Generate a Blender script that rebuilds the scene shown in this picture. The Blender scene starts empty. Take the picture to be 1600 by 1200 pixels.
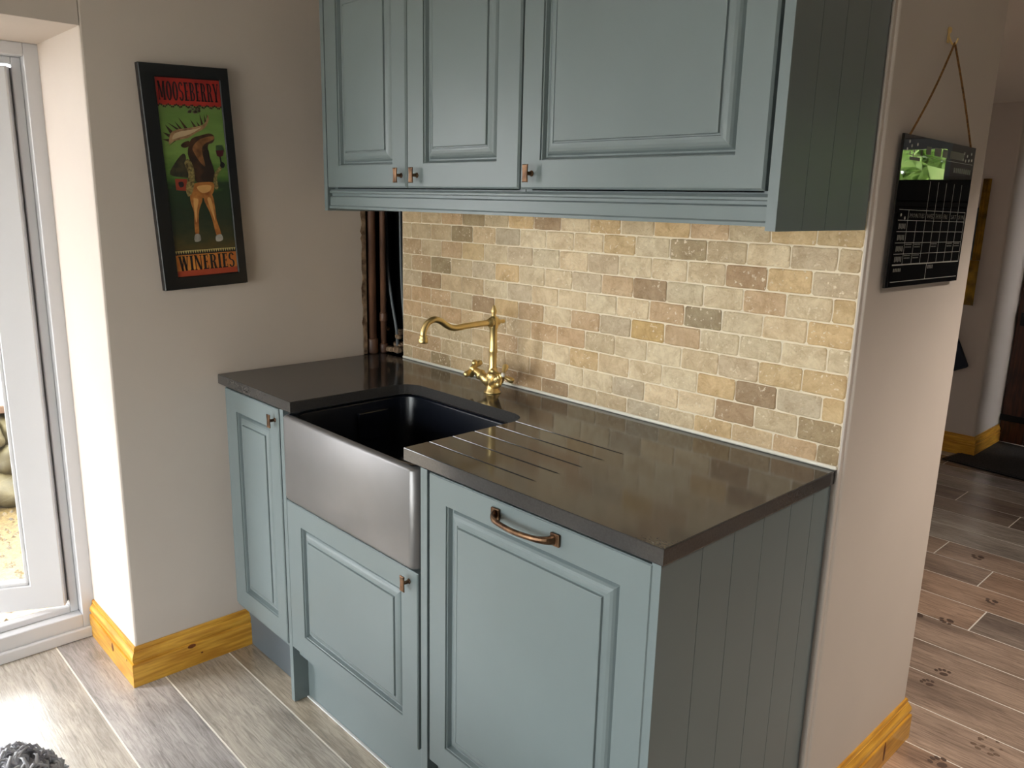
import bpy, bmesh, math, random
from mathutils import Vector, Matrix, noise
rnd = random.Random(7)
PI = math.pi
SC = bpy.context.scene
COL = SC.collection

def S(r, g, b):
    f = lambda c: (c/255/12.92) if c/255 <= 0.04045 else ((c/255+0.055)/1.055)**2.4
    return (f(r), f(g), f(b))

# ------------------------------------------------------------------ camera, world, lights, exposure
cam_data = bpy.data.cameras.new('camera')
cam = bpy.data.objects.new('camera', cam_data); COL.objects.link(cam)
cam.location = (2.30202, -1.56811, 1.43477)
cam.rotation_mode = 'XYZ'
cam.rotation_euler = (1.34617940, -0.0229256, 0.8135655)
cam_data.sensor_fit = 'HORIZONTAL'; cam_data.sensor_width = 36.0
cam_data.lens = 1251.208/1600*36.0
cam_data.clip_start = 0.02
SC.camera = cam

SC.view_settings.view_transform = 'Standard'
SC.view_settings.look = 'None'
SC.view_settings.gamma = 1.0
SC.view_settings.use_curve_mapping = False
SC.view_settings.exposure = 0.80

world = bpy.data.worlds.new('overcast_sky'); SC.world = world
world.use_nodes = True
wn = world.node_tree; wn.nodes.clear()
w_out = wn.nodes.new('ShaderNodeOutputWorld'); w_bg = wn.nodes.new('ShaderNodeBackground')
w_tc = wn.nodes.new('ShaderNodeTexCoord'); w_sep = wn.nodes.new('ShaderNodeSeparateXYZ')
w_ramp = wn.nodes.new('ShaderNodeValToRGB')
w_ramp.color_ramp.elements[0].position = 0.0; w_ramp.color_ramp.elements[0].color = (0.86, 0.87, 0.88, 1)
w_ramp.color_ramp.elements[1].position = 0.7; w_ramp.color_ramp.elements[1].color = (0.97, 0.985, 1.0, 1)
wn.links.new(w_tc.outputs['Generated'], w_sep.inputs[0]); wn.links.new(w_sep.outputs['Z'], w_ramp.inputs[0])
wn.links.new(w_ramp.outputs[0], w_bg.inputs[0]); wn.links.new(w_bg.outputs[0], w_out.inputs[0])
w_bg.inputs[1].default_value = 9.0

def portal(name, loc, rot, sx, sy):
    l = bpy.data.lights.new(name, 'AREA'); l.shape = 'RECTANGLE'; l.size = sx; l.size_y = sy
    l.cycles.is_portal = True
    o = bpy.data.objects.new(name, l); COL.objects.link(o); o.location = loc; o.rotation_euler = rot
    return o
portal('daylight_door', (-0.62, -1.77, 0.95), (0, -PI/2, 0), 1.95, 1.85)
portal('added_rear_daylight', (0.95, -3.74, 1.0), (PI/2, 0, 0), 2.2, 1.5)  # portal of an unseen rear window added for fill
portal('added_side_daylight', (3.05, -3.74, 1.1), (PI/2, 0, 0), 0.5, 1.1)  # portal of a narrow unseen window added for cool fill
portal('daylight_hall_window', (3.25, 3.92, 1.4), (-PI/2, 0, 0), 1.0, 1.1)
sun = bpy.data.lights.new('added_door_sun', 'SUN'); sun.energy = 7.0; sun.angle = math.radians(24); sun.color = (1.0, .96, .9)  # added soft sun to whiten the floor by the door under overcast sky
sun_o = bpy.data.objects.new('added_door_sun', sun); COL.objects.link(sun_o)
sun_o.rotation_euler = Vector((0.50, 0.22, -1.0)).to_track_quat('-Z', 'Y').to_euler()

# ------------------------------------------------------------------ materials
def new_mat(name):
    m = bpy.data.materials.new(name); m.use_nodes = True
    return m, m.node_tree, m.node_tree.nodes['Principled BSDF']

def pmat(name, base, rough=0.5, metal=0.0, var=0.0, vscale=8.0, stretch=(1, 1, 1), bump=0.0, bscale=60.0,
         objcol=False, second=None, rvar=0.0, ior=1.5, coat=0.0, detail=4.0, rand=False, thresh=(0.35, 0.65)):
    m, nt, b = new_mat(name); N = nt.nodes; L = nt.links
    b.inputs['Roughness'].default_value = rough; b.inputs['Metallic'].default_value = metal
    b.inputs['IOR'].default_value = ior; b.inputs['Coat Weight'].default_value = coat
    b.inputs['Coat Roughness'].default_value = 0.08
    tc = N.new('ShaderNodeTexCoord'); mp = N.new('ShaderNodeMapping'); mp.inputs['Scale'].default_value = stretch
    L.new(tc.outputs['Object'], mp.inputs['Vector'])
    if rand or objcol:
        oi = N.new('ShaderNodeObjectInfo'); mm = N.new('ShaderNodeMath'); mm.operation = 'MULTIPLY'; mm.inputs[1].default_value = 57.0
        L.new(oi.outputs['Random'], mm.inputs[0]); cx = N.new('ShaderNodeCombineXYZ')
        for k in range(3): L.new(mm.outputs[0], cx.inputs[k])
        L.new(cx.outputs[0], mp.inputs['Location'])
    nz = N.new('ShaderNodeTexNoise'); nz.inputs['Scale'].default_value = vscale; nz.inputs['Detail'].default_value = detail
    L.new(mp.outputs[0], nz.inputs['Vector'])
    mr = N.new('ShaderNodeMapRange'); mr.inputs['From Min'].default_value = thresh[0]; mr.inputs['From Max'].default_value = thresh[1]
    L.new(nz.outputs['Fac'], mr.inputs['Value'])
    mx = N.new('ShaderNodeMix'); mx.data_type = 'RGBA'
    if objcol:
        sc = second if second else (0.75, 0.72, 0.68)
        mul = N.new('ShaderNodeMix'); mul.data_type = 'RGBA'; mul.blend_type = 'MULTIPLY'; mul.inputs['Factor'].default_value = 1.0
        L.new(oi.outputs['Color'], mul.inputs['A']); mul.inputs['B'].default_value = (*sc, 1)
        L.new(oi.outputs['Color'], mx.inputs['A']); L.new(mul.outputs['Result'], mx.inputs['B'])
    else:
        mx.inputs['A'].default_value = (*base, 1)
        mx.inputs['B'].default_value = (*(second if second else tuple(c*(1-var) for c in base)), 1)
    L.new(mr.outputs[0], mx.inputs['Factor'])
    L.new(mx.outputs['Result'], b.inputs['Base Color'])
    if rvar:
        rr = N.new('ShaderNodeMapRange'); rr.inputs['To Min'].default_value = max(0.02, rough-rvar); rr.inputs['To Max'].default_value = min(1, rough+rvar)
        L.new(nz.outputs['Fac'], rr.inputs['Value']); L.new(rr.outputs[0], b.inputs['Roughness'])
    if bump:
        n2 = N.new('ShaderNodeTexNoise'); n2.inputs['Scale'].default_value = bscale; n2.inputs['Detail'].default_value = 3
        L.new(mp.outputs[0], n2.inputs['Vector'])
        bp = N.new('ShaderNodeBump'); bp.inputs['Strength'].default_value = bump; bp.inputs['Distance'].default_value = 0.002
        L.new(n2.outputs['Fac'], bp.inputs['Height']); L.new(bp.outputs[0], b.inputs['Normal'])
    return m

M = {}
M['wall'] = pmat('taupe_paint', S(205, 193, 183), 0.75, var=0.04, vscale=3, bump=0.06, bscale=90)
M['blue_wall'] = pmat('bounce_tint_wall', S(70, 88, 96), 0.7, var=0.04, vscale=3)  # unseen right wall tinted dark blue to cool the bounce on the end panels
M['ceiling'] = pmat('ceiling_paint', S(222, 214, 204), 0.85, var=0.03, vscale=2)
M['blue'] = pmat('blue_grey_cabinet_paint', S(111, 122, 124), 0.36, var=0.05, vscale=5, bump=0.03, bscale=200)
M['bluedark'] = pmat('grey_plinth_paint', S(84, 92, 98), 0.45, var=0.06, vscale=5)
M['sealant'] = pmat('pale_sealant', S(205, 205, 205), 0.5)
M['worktop'] = pmat('brown_grey_quartz', S(67, 65, 64), 0.11, var=0.16, vscale=260, detail=2, ior=1.5)
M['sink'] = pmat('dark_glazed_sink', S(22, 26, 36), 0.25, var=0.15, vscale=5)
M['apron'] = pmat('apron_glaze_with_sheen', S(128, 126, 126), 0.34, metal=0.55, var=0.10, vscale=5, rvar=0.05)  # same glaze as the inside, lightened to paint in the door's sheen
M['brass'] = pmat('brushed_gold_brass', S(236, 208, 146), 0.40, metal=1.0, var=0.08, vscale=30)
M['bronze'] = pmat('antique_copper', S(132, 102, 78), 0.36, metal=1.0, second=S(74, 54, 42), vscale=50)
M['porcelain'] = pmat('white_porcelain', S(235, 232, 225), 0.2)
M['upvc'] = pmat('white_upvc', S(208, 208, 211), 0.3, var=0.02)
M['pine'] = pmat('varnished_pine', S(224, 170, 66), 0.30, second=S(186, 128, 40), vscale=7, stretch=(14, 1.2, 14), bump=0.03)
M['pinex'] = pmat('varnished_pine_crosswise', S(224, 170, 66), 0.30, second=S(186, 128, 40), vscale=7, stretch=(1.2, 14, 14), bump=0.03)
M['knot'] = pmat('pine_knot', S(120, 62, 18), 0.4, second=S(84, 40, 10), vscale=60)
M['grout_floor'] = pmat('pale_floor_grout', S(236, 230, 220), 0.7, var=0.08, vscale=20)
M['grout_wall'] = pmat('cream_wall_grout', S(244, 230, 206), 0.85, var=0.06, vscale=40)
M['bead'] = pmat('cream_silicone_bead', S(250, 244, 230), 0.6)
M['black_frame'] = pmat('black_painted_frame', S(17, 17, 18), 0.42, var=0.1, vscale=40)
M['acrylic'] = pmat('black_acrylic', S(5, 5, 6), 0.015, ior=1.75)
M['white_print'] = pmat('white_print', S(190, 188, 180), 0.5)
M['grey_print'] = pmat('grey_print', S(120, 119, 113), 0.5)
M['cord'] = pmat('jute_twine', S(140, 98, 48), 0.9, second=S(92, 60, 26), vscale=200)
M['recess_shade'] = pmat('recess_shade_masonry', S(19, 17, 16), 0.95, second=S(7, 7, 8), vscale=14, bump=0.8, bscale=25)  # near-black colour paints the shade of the void onto the recess
M['rubble'] = pmat('broken_plaster', S(168, 140, 112), 0.95, second=S(84, 62, 46), vscale=30, bump=0.6, bscale=60)
M['pipe'] = pmat('brown_painted_pipe', S(126, 88, 66), 0.5, second=S(70, 48, 38), vscale=18, stretch=(1, 1, .35))
M['cable'] = pmat('grey_cable', S(96, 100, 104), 0.5)
M['gravel'] = pmat('darkened_gravel', S(104, 86, 52), 0.40, second=S(62, 50, 30), vscale=70, bump=1.0, bscale=120)  # gravel colour darkened so the bright outside does not wash it out
M['stone'] = pmat('garden_stone', S(96, 86, 58), 0.6, second=S(58, 50, 32), vscale=9, bump=0.7, bscale=20, rand=True)
M['green_wood'] = pmat('faded_green_plastic', S(76, 100, 88), 0.5, var=0.12, vscale=12)
M['rust'] = pmat('terracotta_paving', S(112, 88, 72), 0.7, var=0.2, vscale=8)
M['leaf'] = pmat('mid_green_leaves', S(96, 126, 52), 0.5, second=S(52, 82, 28), vscale=6)  # plain leaf greens mixed by noise
M['pale_leaf'] = pmat('pale_leaves', S(182, 204, 132), 0.5, second=S(140, 176, 92), vscale=6)
M['paving_ground'] = pmat('pale_paving', S(150, 142, 128), 0.8, var=0.2, vscale=6)
M['bark'] = pmat('bark', S(88, 72, 56), 0.9, var=0.4, vscale=20)
M['navy'] = pmat('navy_fabric', S(30, 38, 52), 0.8)
M['mustard'] = pmat('mustard_fabric', S(186, 142, 40), 0.9, second=S(110, 86, 30), vscale=14)
M['slate_fabric'] = pmat('slate_blue_fabric', S(92, 104, 112), 0.9, second=S(56, 66, 76), vscale=18)
M['door_wood'] = pmat('dark_reddish_wood', S(84, 44, 24), 0.4, second=S(48, 24, 14), vscale=6, stretch=(9, 9, 1))
M['iron'] = pmat('black_iron', S(22, 22, 24), 0.5, metal=0.6)
M['mat'] = pmat('charcoal_coir', S(58, 56, 54), 0.95, second=S(34, 33, 33), vscale=90, bump=0.8, bscale=150)
M['mud'] = pmat('drying_mud', S(88, 70, 60), 0.7)
M['water'] = pmat('water_drops', S(120, 100, 86), 0.03)
M['fur'] = pmat('grey_curly_fur', S(236, 236, 242), 0.8, second=S(170, 168, 176), vscale=16)
M['skin_dark'] = pmat('dark_nose', S(22, 20, 20), 0.35)
M['dark_wood'] = pmat('dark_dresser_wood', S(38, 28, 22), 0.4, second=S(22, 16, 12), vscale=5, stretch=(9, 9, 1))
M['steel'] = pmat('brushed_steel', S(170, 170, 172), 0.3, metal=1.0)

def art(name, rgb, rough=0.45, second=None, vs=30):
    M[name] = pmat('art_'+name, S(*rgb), rough, second=S(*second) if second else None, var=0.12, vscale=vs)
art('red', (178, 44, 32), second=(150, 34, 28)); art('black', (26, 20, 24)); art('orange', (214, 142, 60), second=(196, 112, 50))
art('red2', (176, 70, 44)); art('cream', (200, 184, 120)); art('tan', (176, 138, 100), second=(120, 84, 56), vs=45)
art('tanlight', (206, 178, 140)); art('dbrown', (72, 44, 26), second=(40, 26, 18), vs=45); art('brown', (150, 102, 60), second=(100, 62, 34), vs=45)
art('beard', (42, 28, 20)); art('amber', (190, 124, 58), second=(140, 80, 36), vs=40); art('amberlight', (222, 168, 100))
art('olive', (74, 66, 44), second=(46, 44, 34), vs=50); art('fringe', (160, 142, 84), second=(74, 60, 36), vs=120); art('pouch', (150, 58, 40))
art('wine', (84, 24, 32)); art('glass', (70, 84, 60)); art('hoof', (190, 186, 176), second=(130, 126, 120)); art('vine', (54, 40, 26)); art('grape', (132, 122, 96), second=(80, 64, 50), vs=60)

def green_ground():
    m, nt, b = new_mat('art_green_landscape'); N = nt.nodes; L = nt.links
    tc = N.new('ShaderNodeTexCoord'); sp = N.new('ShaderNodeSeparateXYZ'); L.new(tc.outputs['Object'], sp.inputs[0])
    nz = N.new('ShaderNodeTexNoise'); nz.inputs['Scale'].default_value = 14; nz.inputs['Detail'].default_value = 5
    mp = N.new('ShaderNodeMapping'); mp.inputs['Scale'].default_value = (1, 1, 3); L.new(tc.outputs['Object'], mp.inputs[0]); L.new(mp.outputs[0], nz.inputs['Vector'])
    ad = N.new('ShaderNodeMath'); ad.operation = 'MULTIPLY_ADD'; ad.inputs[1].default_value = 0.12
    L.new(nz.outputs['Fac'], ad.inputs[0]); L.new(sp.outputs['Z'], ad.inputs[2])
    mr = N.new('ShaderNodeMapRange'); mr.inputs['From Min'].default_value = -0.14; mr.inputs['From Max'].default_value = 0.29
    L.new(ad.outputs[0], mr.inputs[0])
    r = N.new('ShaderNodeValToRGB'); e = r.color_ramp.elements
    e[0].position = 0.0; e[0].color = (*S(84, 70, 34), 1); e[1].position = 1.0; e[1].color = (*S(116, 142, 74), 1)
    for p_, c in ((0.10, (58, 58, 34)), (0.22, (34, 48, 32)), (0.40, (36, 56, 34)), (0.50, (74, 110, 48)), (0.62, (124, 156, 76)), (0.85, (104, 136, 66))):
        k = e.new(p_); k.color = (*S(*c), 1)
    L.new(mr.outputs[0], r.inputs[0]); L.new(r.outputs[0], b.inputs['Base Color']); b.inputs['Roughness'].default_value = 0.45
    return m
M['landscape'] = green_ground()

def travertine():
    m, nt, b = new_mat('tumbled_travertine'); N = nt.nodes; L = nt.links
    tc = N.new('ShaderNodeTexCoord'); oi = N.new('ShaderNodeObjectInfo'); mu = N.new('ShaderNodeMath'); mu.operation = 'MULTIPLY'; mu.inputs[1].default_value = 61.0
    cx = N.new('ShaderNodeCombineXYZ'); va = N.new('ShaderNodeVectorMath'); L.new(oi.outputs['Random'], mu.inputs[0])
    for k in range(3): L.new(mu.outputs[0], cx.inputs[k])
    L.new(tc.outputs['Object'], va.inputs[0]); L.new(cx.outputs[0], va.inputs[1])
    big = N.new('ShaderNodeTexNoise'); big.inputs['Scale'].default_value = 26; big.inputs['Detail'].default_value = 8; big.inputs['Roughness'].default_value = 0.72; big.inputs['Distortion'].default_value = 0.6
    L.new(va.outputs[0], big.inputs['Vector'])
    mr = N.new('ShaderNodeMapRange'); mr.inputs['From Min'].default_value = 0.40; mr.inputs['From Max'].default_value = 0.74; L.new(big.outputs['Fac'], mr.inputs[0])
    dk = N.new('ShaderNodeMix'); dk.data_type = 'RGBA'; dk.blend_type = 'MULTIPLY'; dk.inputs['Factor'].default_value = 1.0
    L.new(oi.outputs['Color'], dk.inputs['A']); dk.inputs['B'].default_value = (0.66, 0.57, 0.47, 1)
    mx = N.new('ShaderNodeMix'); mx.data_type = 'RGBA'; L.new(mr.outputs[0], mx.inputs['Factor']); L.new(oi.outputs['Color'], mx.inputs['A']); L.new(dk.outputs['Result'], mx.inputs['B'])
    # filled pits: cream specks
    pit = N.new('ShaderNodeTexNoise'); pit.inputs['Scale'].default_value = 120; pit.inputs['Detail'].default_value = 2; L.new(va.outputs[0], pit.inputs['Vector'])
    pm = N.new('ShaderNodeMapRange'); pm.inputs['From Min'].default_value = 0.61; pm.inputs['From Max'].default_value = 0.70; L.new(pit.outputs['Fac'], pm.inputs[0])
    sw = N.new('ShaderNodeTexNoise'); sw.inputs['Scale'].default_value = 9; L.new(va.outputs[0], sw.inputs['Vector'])
    sm = N.new('ShaderNodeMapRange'); sm.inputs['From Min'].default_value = 0.40; sm.inputs['From Max'].default_value = 0.6; L.new(sw.outputs['Fac'], sm.inputs[0])
    pp = N.new('ShaderNodeMath'); pp.operation = 'MULTIPLY'; L.new(pm.outputs[0], pp.inputs[0]); L.new(sm.outputs[0], pp.inputs[1])
    m2 = N.new('ShaderNodeMix'); m2.data_type = 'RGBA'; L.new(pp.outputs[0], m2.inputs['Factor']); L.new(mx.outputs['Result'], m2.inputs['A']); m2.inputs['B'].default_value = (*S(240, 224, 196), 1)
    L.new(m2.outputs['Result'], b.inputs['Base Color']); b.inputs['Roughness'].default_value = 0.5
    h = N.new('ShaderNodeMath'); h.operation = 'SUBTRACT'; L.new(big.outputs['Fac'], h.inputs[0]); L.new(pit.outputs['Fac'], h.inputs[1])
    bu = N.new('ShaderNodeBump'); bu.inputs['Strength'].default_value = 0.85; bu.inputs['Distance'].default_value = 0.004
    L.new(h.outputs[0], bu.inputs['Height']); L.new(bu.outputs[0], b.inputs['Normal'])
    return m
M['tile'] = travertine()

def plank_mat():
    m, nt, b = new_mat('wood_look_floor_tile'); N = nt.nodes; L = nt.links
    tc = N.new('ShaderNodeTexCoord'); oi = N.new('ShaderNodeObjectInfo'); mu = N.new('ShaderNodeMath'); mu.operation = 'MULTIPLY'; mu.inputs[1].default_value = 43.0
    cx = N.new('ShaderNodeCombineXYZ'); L.new(oi.outputs['Random'], mu.inputs[0])
    for k in range(3): L.new(mu.outputs[0], cx.inputs[k])
    va = N.new('ShaderNodeVectorMath'); L.new(tc.outputs['Object'], va.inputs[0]); L.new(cx.outputs[0], va.inputs[1])
    mp = N.new('ShaderNodeMapping'); mp.inputs['Scale'].default_value = (1.3, 16, 1); L.new(va.outputs[0], mp.inputs[0])
    g = N.new('ShaderNodeTexNoise'); g.inputs['Scale'].default_value = 7; g.inputs['Detail'].default_value = 6; g.inputs['Roughness'].default_value = 0.7; g.inputs['Distortion'].default_value = 1.2; L.new(mp.outputs[0], g.inputs['Vector'])
    mp2 = N.new('ShaderNodeMapping'); mp2.inputs['Scale'].default_value = (1.2, 3.2, 1); L.new(va.outputs[0], mp2.inputs[0])
    bl = N.new('ShaderNodeTexNoise'); bl.inputs['Scale'].default_value = 2.6; bl.inputs['Detail'].default_value = 3; L.new(mp2.outputs[0], bl.inputs['Vector'])
    mr = N.new('ShaderNodeMapRange'); mr.inputs['From Min'].default_value = 0.42; mr.inputs['From Max'].default_value = 0.66; L.new(bl.outputs['Fac'], mr.inputs[0])
    dk = N.new('ShaderNodeMix'); dk.data_type = 'RGBA'; dk.blend_type = 'MULTIPLY'; dk.inputs['Factor'].default_value = 1.0; L.new(oi.outputs['Color'], dk.inputs['A']); dk.inputs['B'].default_value = (0.64, 0.63, 0.64, 1)
    mx = N.new('ShaderNodeMix'); mx.data_type = 'RGBA'; L.new(mr.outputs[0], mx.inputs['Factor']); L.new(oi.outputs['Color'], mx.inputs['A']); L.new(dk.outputs['Result'], mx.inputs['B'])
    gr = N.new('ShaderNodeMapRange'); gr.inputs['From Min'].default_value = 0.34; gr.inputs['From Max'].default_value = 0.60; gr.inputs['To Min'].default_value = 0.60; gr.inputs['To Max'].default_value = 1.10; L.new(g.outputs['Fac'], gr.inputs[0])
    m2 = N.new('ShaderNodeMix'); m2.data_type = 'RGBA'; m2.blend_type = 'MULTIPLY'; m2.inputs['Factor'].default_value = 1.0; L.new(mx.outputs['Result'], m2.inputs['A']); L.new(gr.outputs[0], m2.inputs['B'])
    L.new(m2.outputs['Result'], b.inputs['Base Color'])
    rr = N.new('ShaderNodeMapRange'); rr.inputs['To Min'].default_value = 0.11; rr.inputs['To Max'].default_value = 0.27; b.inputs['IOR'].default_value = 2.0; L.new(g.outputs['Fac'], rr.inputs[0]); L.new(rr.outputs[0], b.inputs['Roughness'])
    bu = N.new('ShaderNodeBump'); bu.inputs['Strength'].default_value = 0.25; bu.inputs['Distance'].default_value = 0.002; L.new(g.outputs['Fac'], bu.inputs['Height']); L.new(bu.outputs[0], b.inputs['Normal'])
    return m
M['plank'] = plank_mat()

def glass_mat():
    m, nt, b = new_mat('window_glass'); N = nt.nodes; L = nt.links
    N.remove(b); out = N['Material Output']; t = N.new('ShaderNodeBsdfTransparent'); t.inputs[0].default_value = (0.95, 0.97, 0.96, 1)
    g = N.new('ShaderNodeBsdfGlossy'); g.inputs['Roughness'].default_value = 0.01
    f = N.new('ShaderNodeFresnel'); f.inputs['IOR'].default_value = 1.5; mx = N.new('ShaderNodeMixShader')
    L.new(f.outputs[0], mx.inputs[0]); L.new(t.outputs[0], mx.inputs[1]); L.new(g.outputs[0], mx.inputs[2]); L.new(mx.outputs[0], out.inputs[0])
    return m
M['glass'] = glass_mat()
def emit_mat(name, col, s):
    m, nt, b = new_mat(name); b.inputs['Base Color'].default_value = (*col, 1)
    b.inputs['Emission Color'].default_value = (*col, 1); b.inputs['Emission Strength'].default_value = s
    return m
M['lamp'] = emit_mat('added_lamp_disc', (1.0, 0.72, 0.42), 8.0)  # glowing disc of the added, unseen downlights

# ------------------------------------------------------------------ mesh helpers
def link(name, me, parent=None, smooth=False):
    o = bpy.data.objects.new(name, me); COL.objects.link(o)
    if parent is not None: o.parent = parent
    if smooth:
        for p in me.polygons: p.use_smooth = True
    return o
def obj(name, bm, mat, parent=None, smooth=False, loc=None):
    bmesh.ops.recalc_face_normals(bm, faces=bm.faces)
    me = bpy.data.meshes.new(name); bm.to_mesh(me); bm.free()
    if mat is not None: me.materials.append(M[mat] if isinstance(mat, str) else mat)
    o = link(name, me, parent, smooth)
    if loc: o.location = loc
    return o
def tag(o, label=None, cat=None, group=None, kind=None):
    if label: o['label'] = label
    if cat: o['category'] = cat
    if group: o['group'] = group
    if kind: o['kind'] = kind
    return o
def thing(name, label, cat, loc=(0, 0, 0), group=None):
    o = bpy.data.objects.new(name, None); COL.objects.link(o); o.location = loc; o.empty_display_size = 0.05
    return tag(o, label, cat, group)
def B(): return bmesh.new()
def box(bm, x0, x1, y0, y1, z0, z1, bev=0.0, seg=2):
    vs = [bm.verts.new((x, y, z)) for z in (z0, z1) for y in (y0, y1) for x in (x0, x1)]
    fs = [bm.faces.new([vs[i] for i in q]) for q in ((0, 2, 3, 1), (4, 5, 7, 6), (0, 1, 5, 4), (2, 6, 7, 3), (0, 4, 6, 2), (1, 3, 7, 5))]
    if bev:
        es = list({e for f in fs for e in f.edges})
        bmesh.ops.bevel(bm, geom=es, offset=bev, segments=seg, affect='EDGES', profile=0.5)
    return vs
def boxbm(*a, **k):
    bm = B(); box(bm, *a, **k); return bm
def bridge(bm, la, lb):
    n = len(la)
    for i in range(n): bm.faces.new((la[i], la[(i+1) % n], lb[(i+1) % n], lb[i]))
def loops(bm, ls, cap0=True, cap1=True):
    vl = [[bm.verts.new(p) for p in l] for l in ls]
    for a, b in zip(vl, vl[1:]): bridge(bm, a, b)
    if cap0: bm.faces.new(list(reversed(vl[0])))
    if cap1: bm.faces.new(vl[-1])
    return vl
def ring(c, ax, up, r, n):
    s = ax.cross(up).normalized(); u = s.cross(ax).normalized()
    return [c + s*(r*math.cos(2*PI*i/n)) + u*(r*math.sin(2*PI*i/n)) for i in range(n)]
def tube(bm, pts, r, n=10, cap=True):
    pts = [Vector(p) for p in pts]; ls = []; up = Vector((0, 0, 1))
    rs = r if isinstance(r, (list, tuple)) else [r]*len(pts)
    for i, p in enumerate(pts):
        d = (pts[min(i+1, len(pts)-1)] - pts[max(i-1, 0)]).normalized()
        if i == 0: up = Vector((0, 0, 1)) if abs(d.z) < 0.9 else Vector((1, 0, 0))
        s = d.cross(up)
        if s.length < 1e-4: s = d.cross(Vector((0, 1, 0)))
        up = s.normalized().cross(d)
        ls.append(ring(p, d, up, rs[i], n))
    loops(bm, ls, cap, cap)
def lathe(bm, prof, n=20, c=(0, 0, 0), axis=None):
    """prof: (radius, height) along axis (default z)"""
    c = Vector(c); ax = Vector(axis).normalized() if axis else Vector((0, 0, 1))
    up = Vector((1, 0, 0)) if abs(ax.x) < 0.9 else Vector((0, 1, 0))
    loops(bm, [ring(c + ax*h, ax, up, max(r, 1e-5), n) for r, h in prof])
def smooth_path(pts, k=6):
    pts = [Vector(p) for p in pts]; out = []
    for i in range(len(pts)-1):
        p0 = pts[max(i-1, 0)]; p1 = pts[i]; p2 = pts[i+1]; p3 = pts[min(i+2, len(pts)-1)]
        for j in range(k):
            t = j/k
            out.append(0.5*((2*p1) + (p2-p0)*t + (2*p0-5*p1+4*p2-p3)*t*t + (3*p1-p0-3*p2+p3)*t**3))
    out.append(pts[-1]); return out
def prism(bm, poly, f, d0, d1):
    """poly in 2D, f(u, v, d) -> 3D point"""
    loops(bm, [[f(u, v, d0) for u, v in poly], [f(u, v, d1) for u, v in poly]])
def rrect(x0, x1, y0, y1, r, n=5):
    pts = []
    for cx, cy, a0 in ((x1-r, y1-r, 0), (x0+r, y1-r, PI/2), (x0+r, y0+r, PI), (x1-r, y0+r, 3*PI/2)):
        for k in range(n+1):
            a = a0 + PI/2*k/n; pts.append((cx + r*math.cos(a), cy + r*math.sin(a)))
    return pts
def bevel_mod(o, w=0.002, seg=2):
    md = o.modifiers.new('soft_edges', 'BEVEL'); md.width = w; md.segments = seg; md.limit_method = 'ANGLE'; md.angle_limit = math.radians(40)

# ------------------------------------------------------------------ setting: floor
CEIL = 2.2
floor = tag(obj('floor', boxbm(-0.39, 4.2, -3.6, 4.12, -0.04, -0.0006), 'grout_floor'), kind='structure')
yb = [-3.6] + [-3.4145 + 0.2*k for k in range(21)] + [0.782, 0.98, 1.18, 1.375, 1.575, 1.773, 1.970, 2.160, 2.355, 2.550, 2.743, 2.937, 3.135, 3.33, 3.53, 3.725, 3.92, 4.12]
rowjoint = {2.743: 1.08, 2.550: 1.375, 1.970: 1.248, 1.773: 1.479, 1.375: 1.572, -1.2145: -0.36}
GW = 0.0048
pl_cols = {'grey': S(190, 180, 168), 'purple': S(178, 171, 168), 'tan': S(190, 175, 155), 'brown': S(184, 160, 142), 'dark': S(158, 142, 130), 'warm': S(190, 160, 138)}
for i in range(len(yb)-1):
    y0, y1 = yb[i], yb[i+1]
    key = round(y0, 4)
    off = rowjoint.get(key)
    if off is None:
        off = (0.35 + 0.47*(i % 4) + 0.13*(i % 3)) % 1.2
        if -1.1 < y0 < -0.4: off = 0.83 + 0.01*(i % 3)
        if 0.55 < y0 < 0.7: off = 1.93
        if 0.7 < y0 < 1.3: off = 1.98 + 0.1*(i % 2)
        if 1.5 < y0 < 1.7 or 2.1 < y0 < 2.5: off = 0.7 + 0.1*(i % 3)
    xs = [off + 1.2*k for k in range(-5, 6)]
    xs = [-0.39] + [x for x in xs if -0.34 < x < 4.15] + [4.2]
    for a, b_ in zip(xs, xs[1:]):
        if a < 1.4 and b_ < 1.55 and 0.2 < y0 and y1 < 0.6 and a > 0: continue
        bm = B(); box(bm, a + GW/2, b_ - GW/2, y0 + GW/2, y1 - GW/2, -0.012, 0.0)
        c = Vector(((a+b_)/2, (y0+y1)/2, 0))
        bmesh.ops.translate(bm, verts=bm.verts, vec=-c)
        o = obj('floor_tile', bm, 'plank', floor, loc=c)
        if y0 < -1.0: cn = rnd.choice(['grey', 'grey', 'tan'])
        elif y0 < -0.8: cn = 'grey'
        elif y0 < -0.6: cn = 'tan'
        elif y0 < 0: cn = 'tan'
        elif y0 < 2.1: cn = rnd.choice(['brown', 'warm', 'brown', 'dark'])
        else: cn = rnd.choice(['dark', 'grey', 'purple'])
        if abs(y0 + 1.0145) < 0.01: cn = 'purple'
        if a > 1.1 and y0 < 0.5: cn = 'grey'  # tiles kept grey here to cool the bounce onto the end panel
        k = 0.94 + 0.12*rnd.random()
        o.color = (*[v*k for v in pl_cols[cn]], 1)
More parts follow.
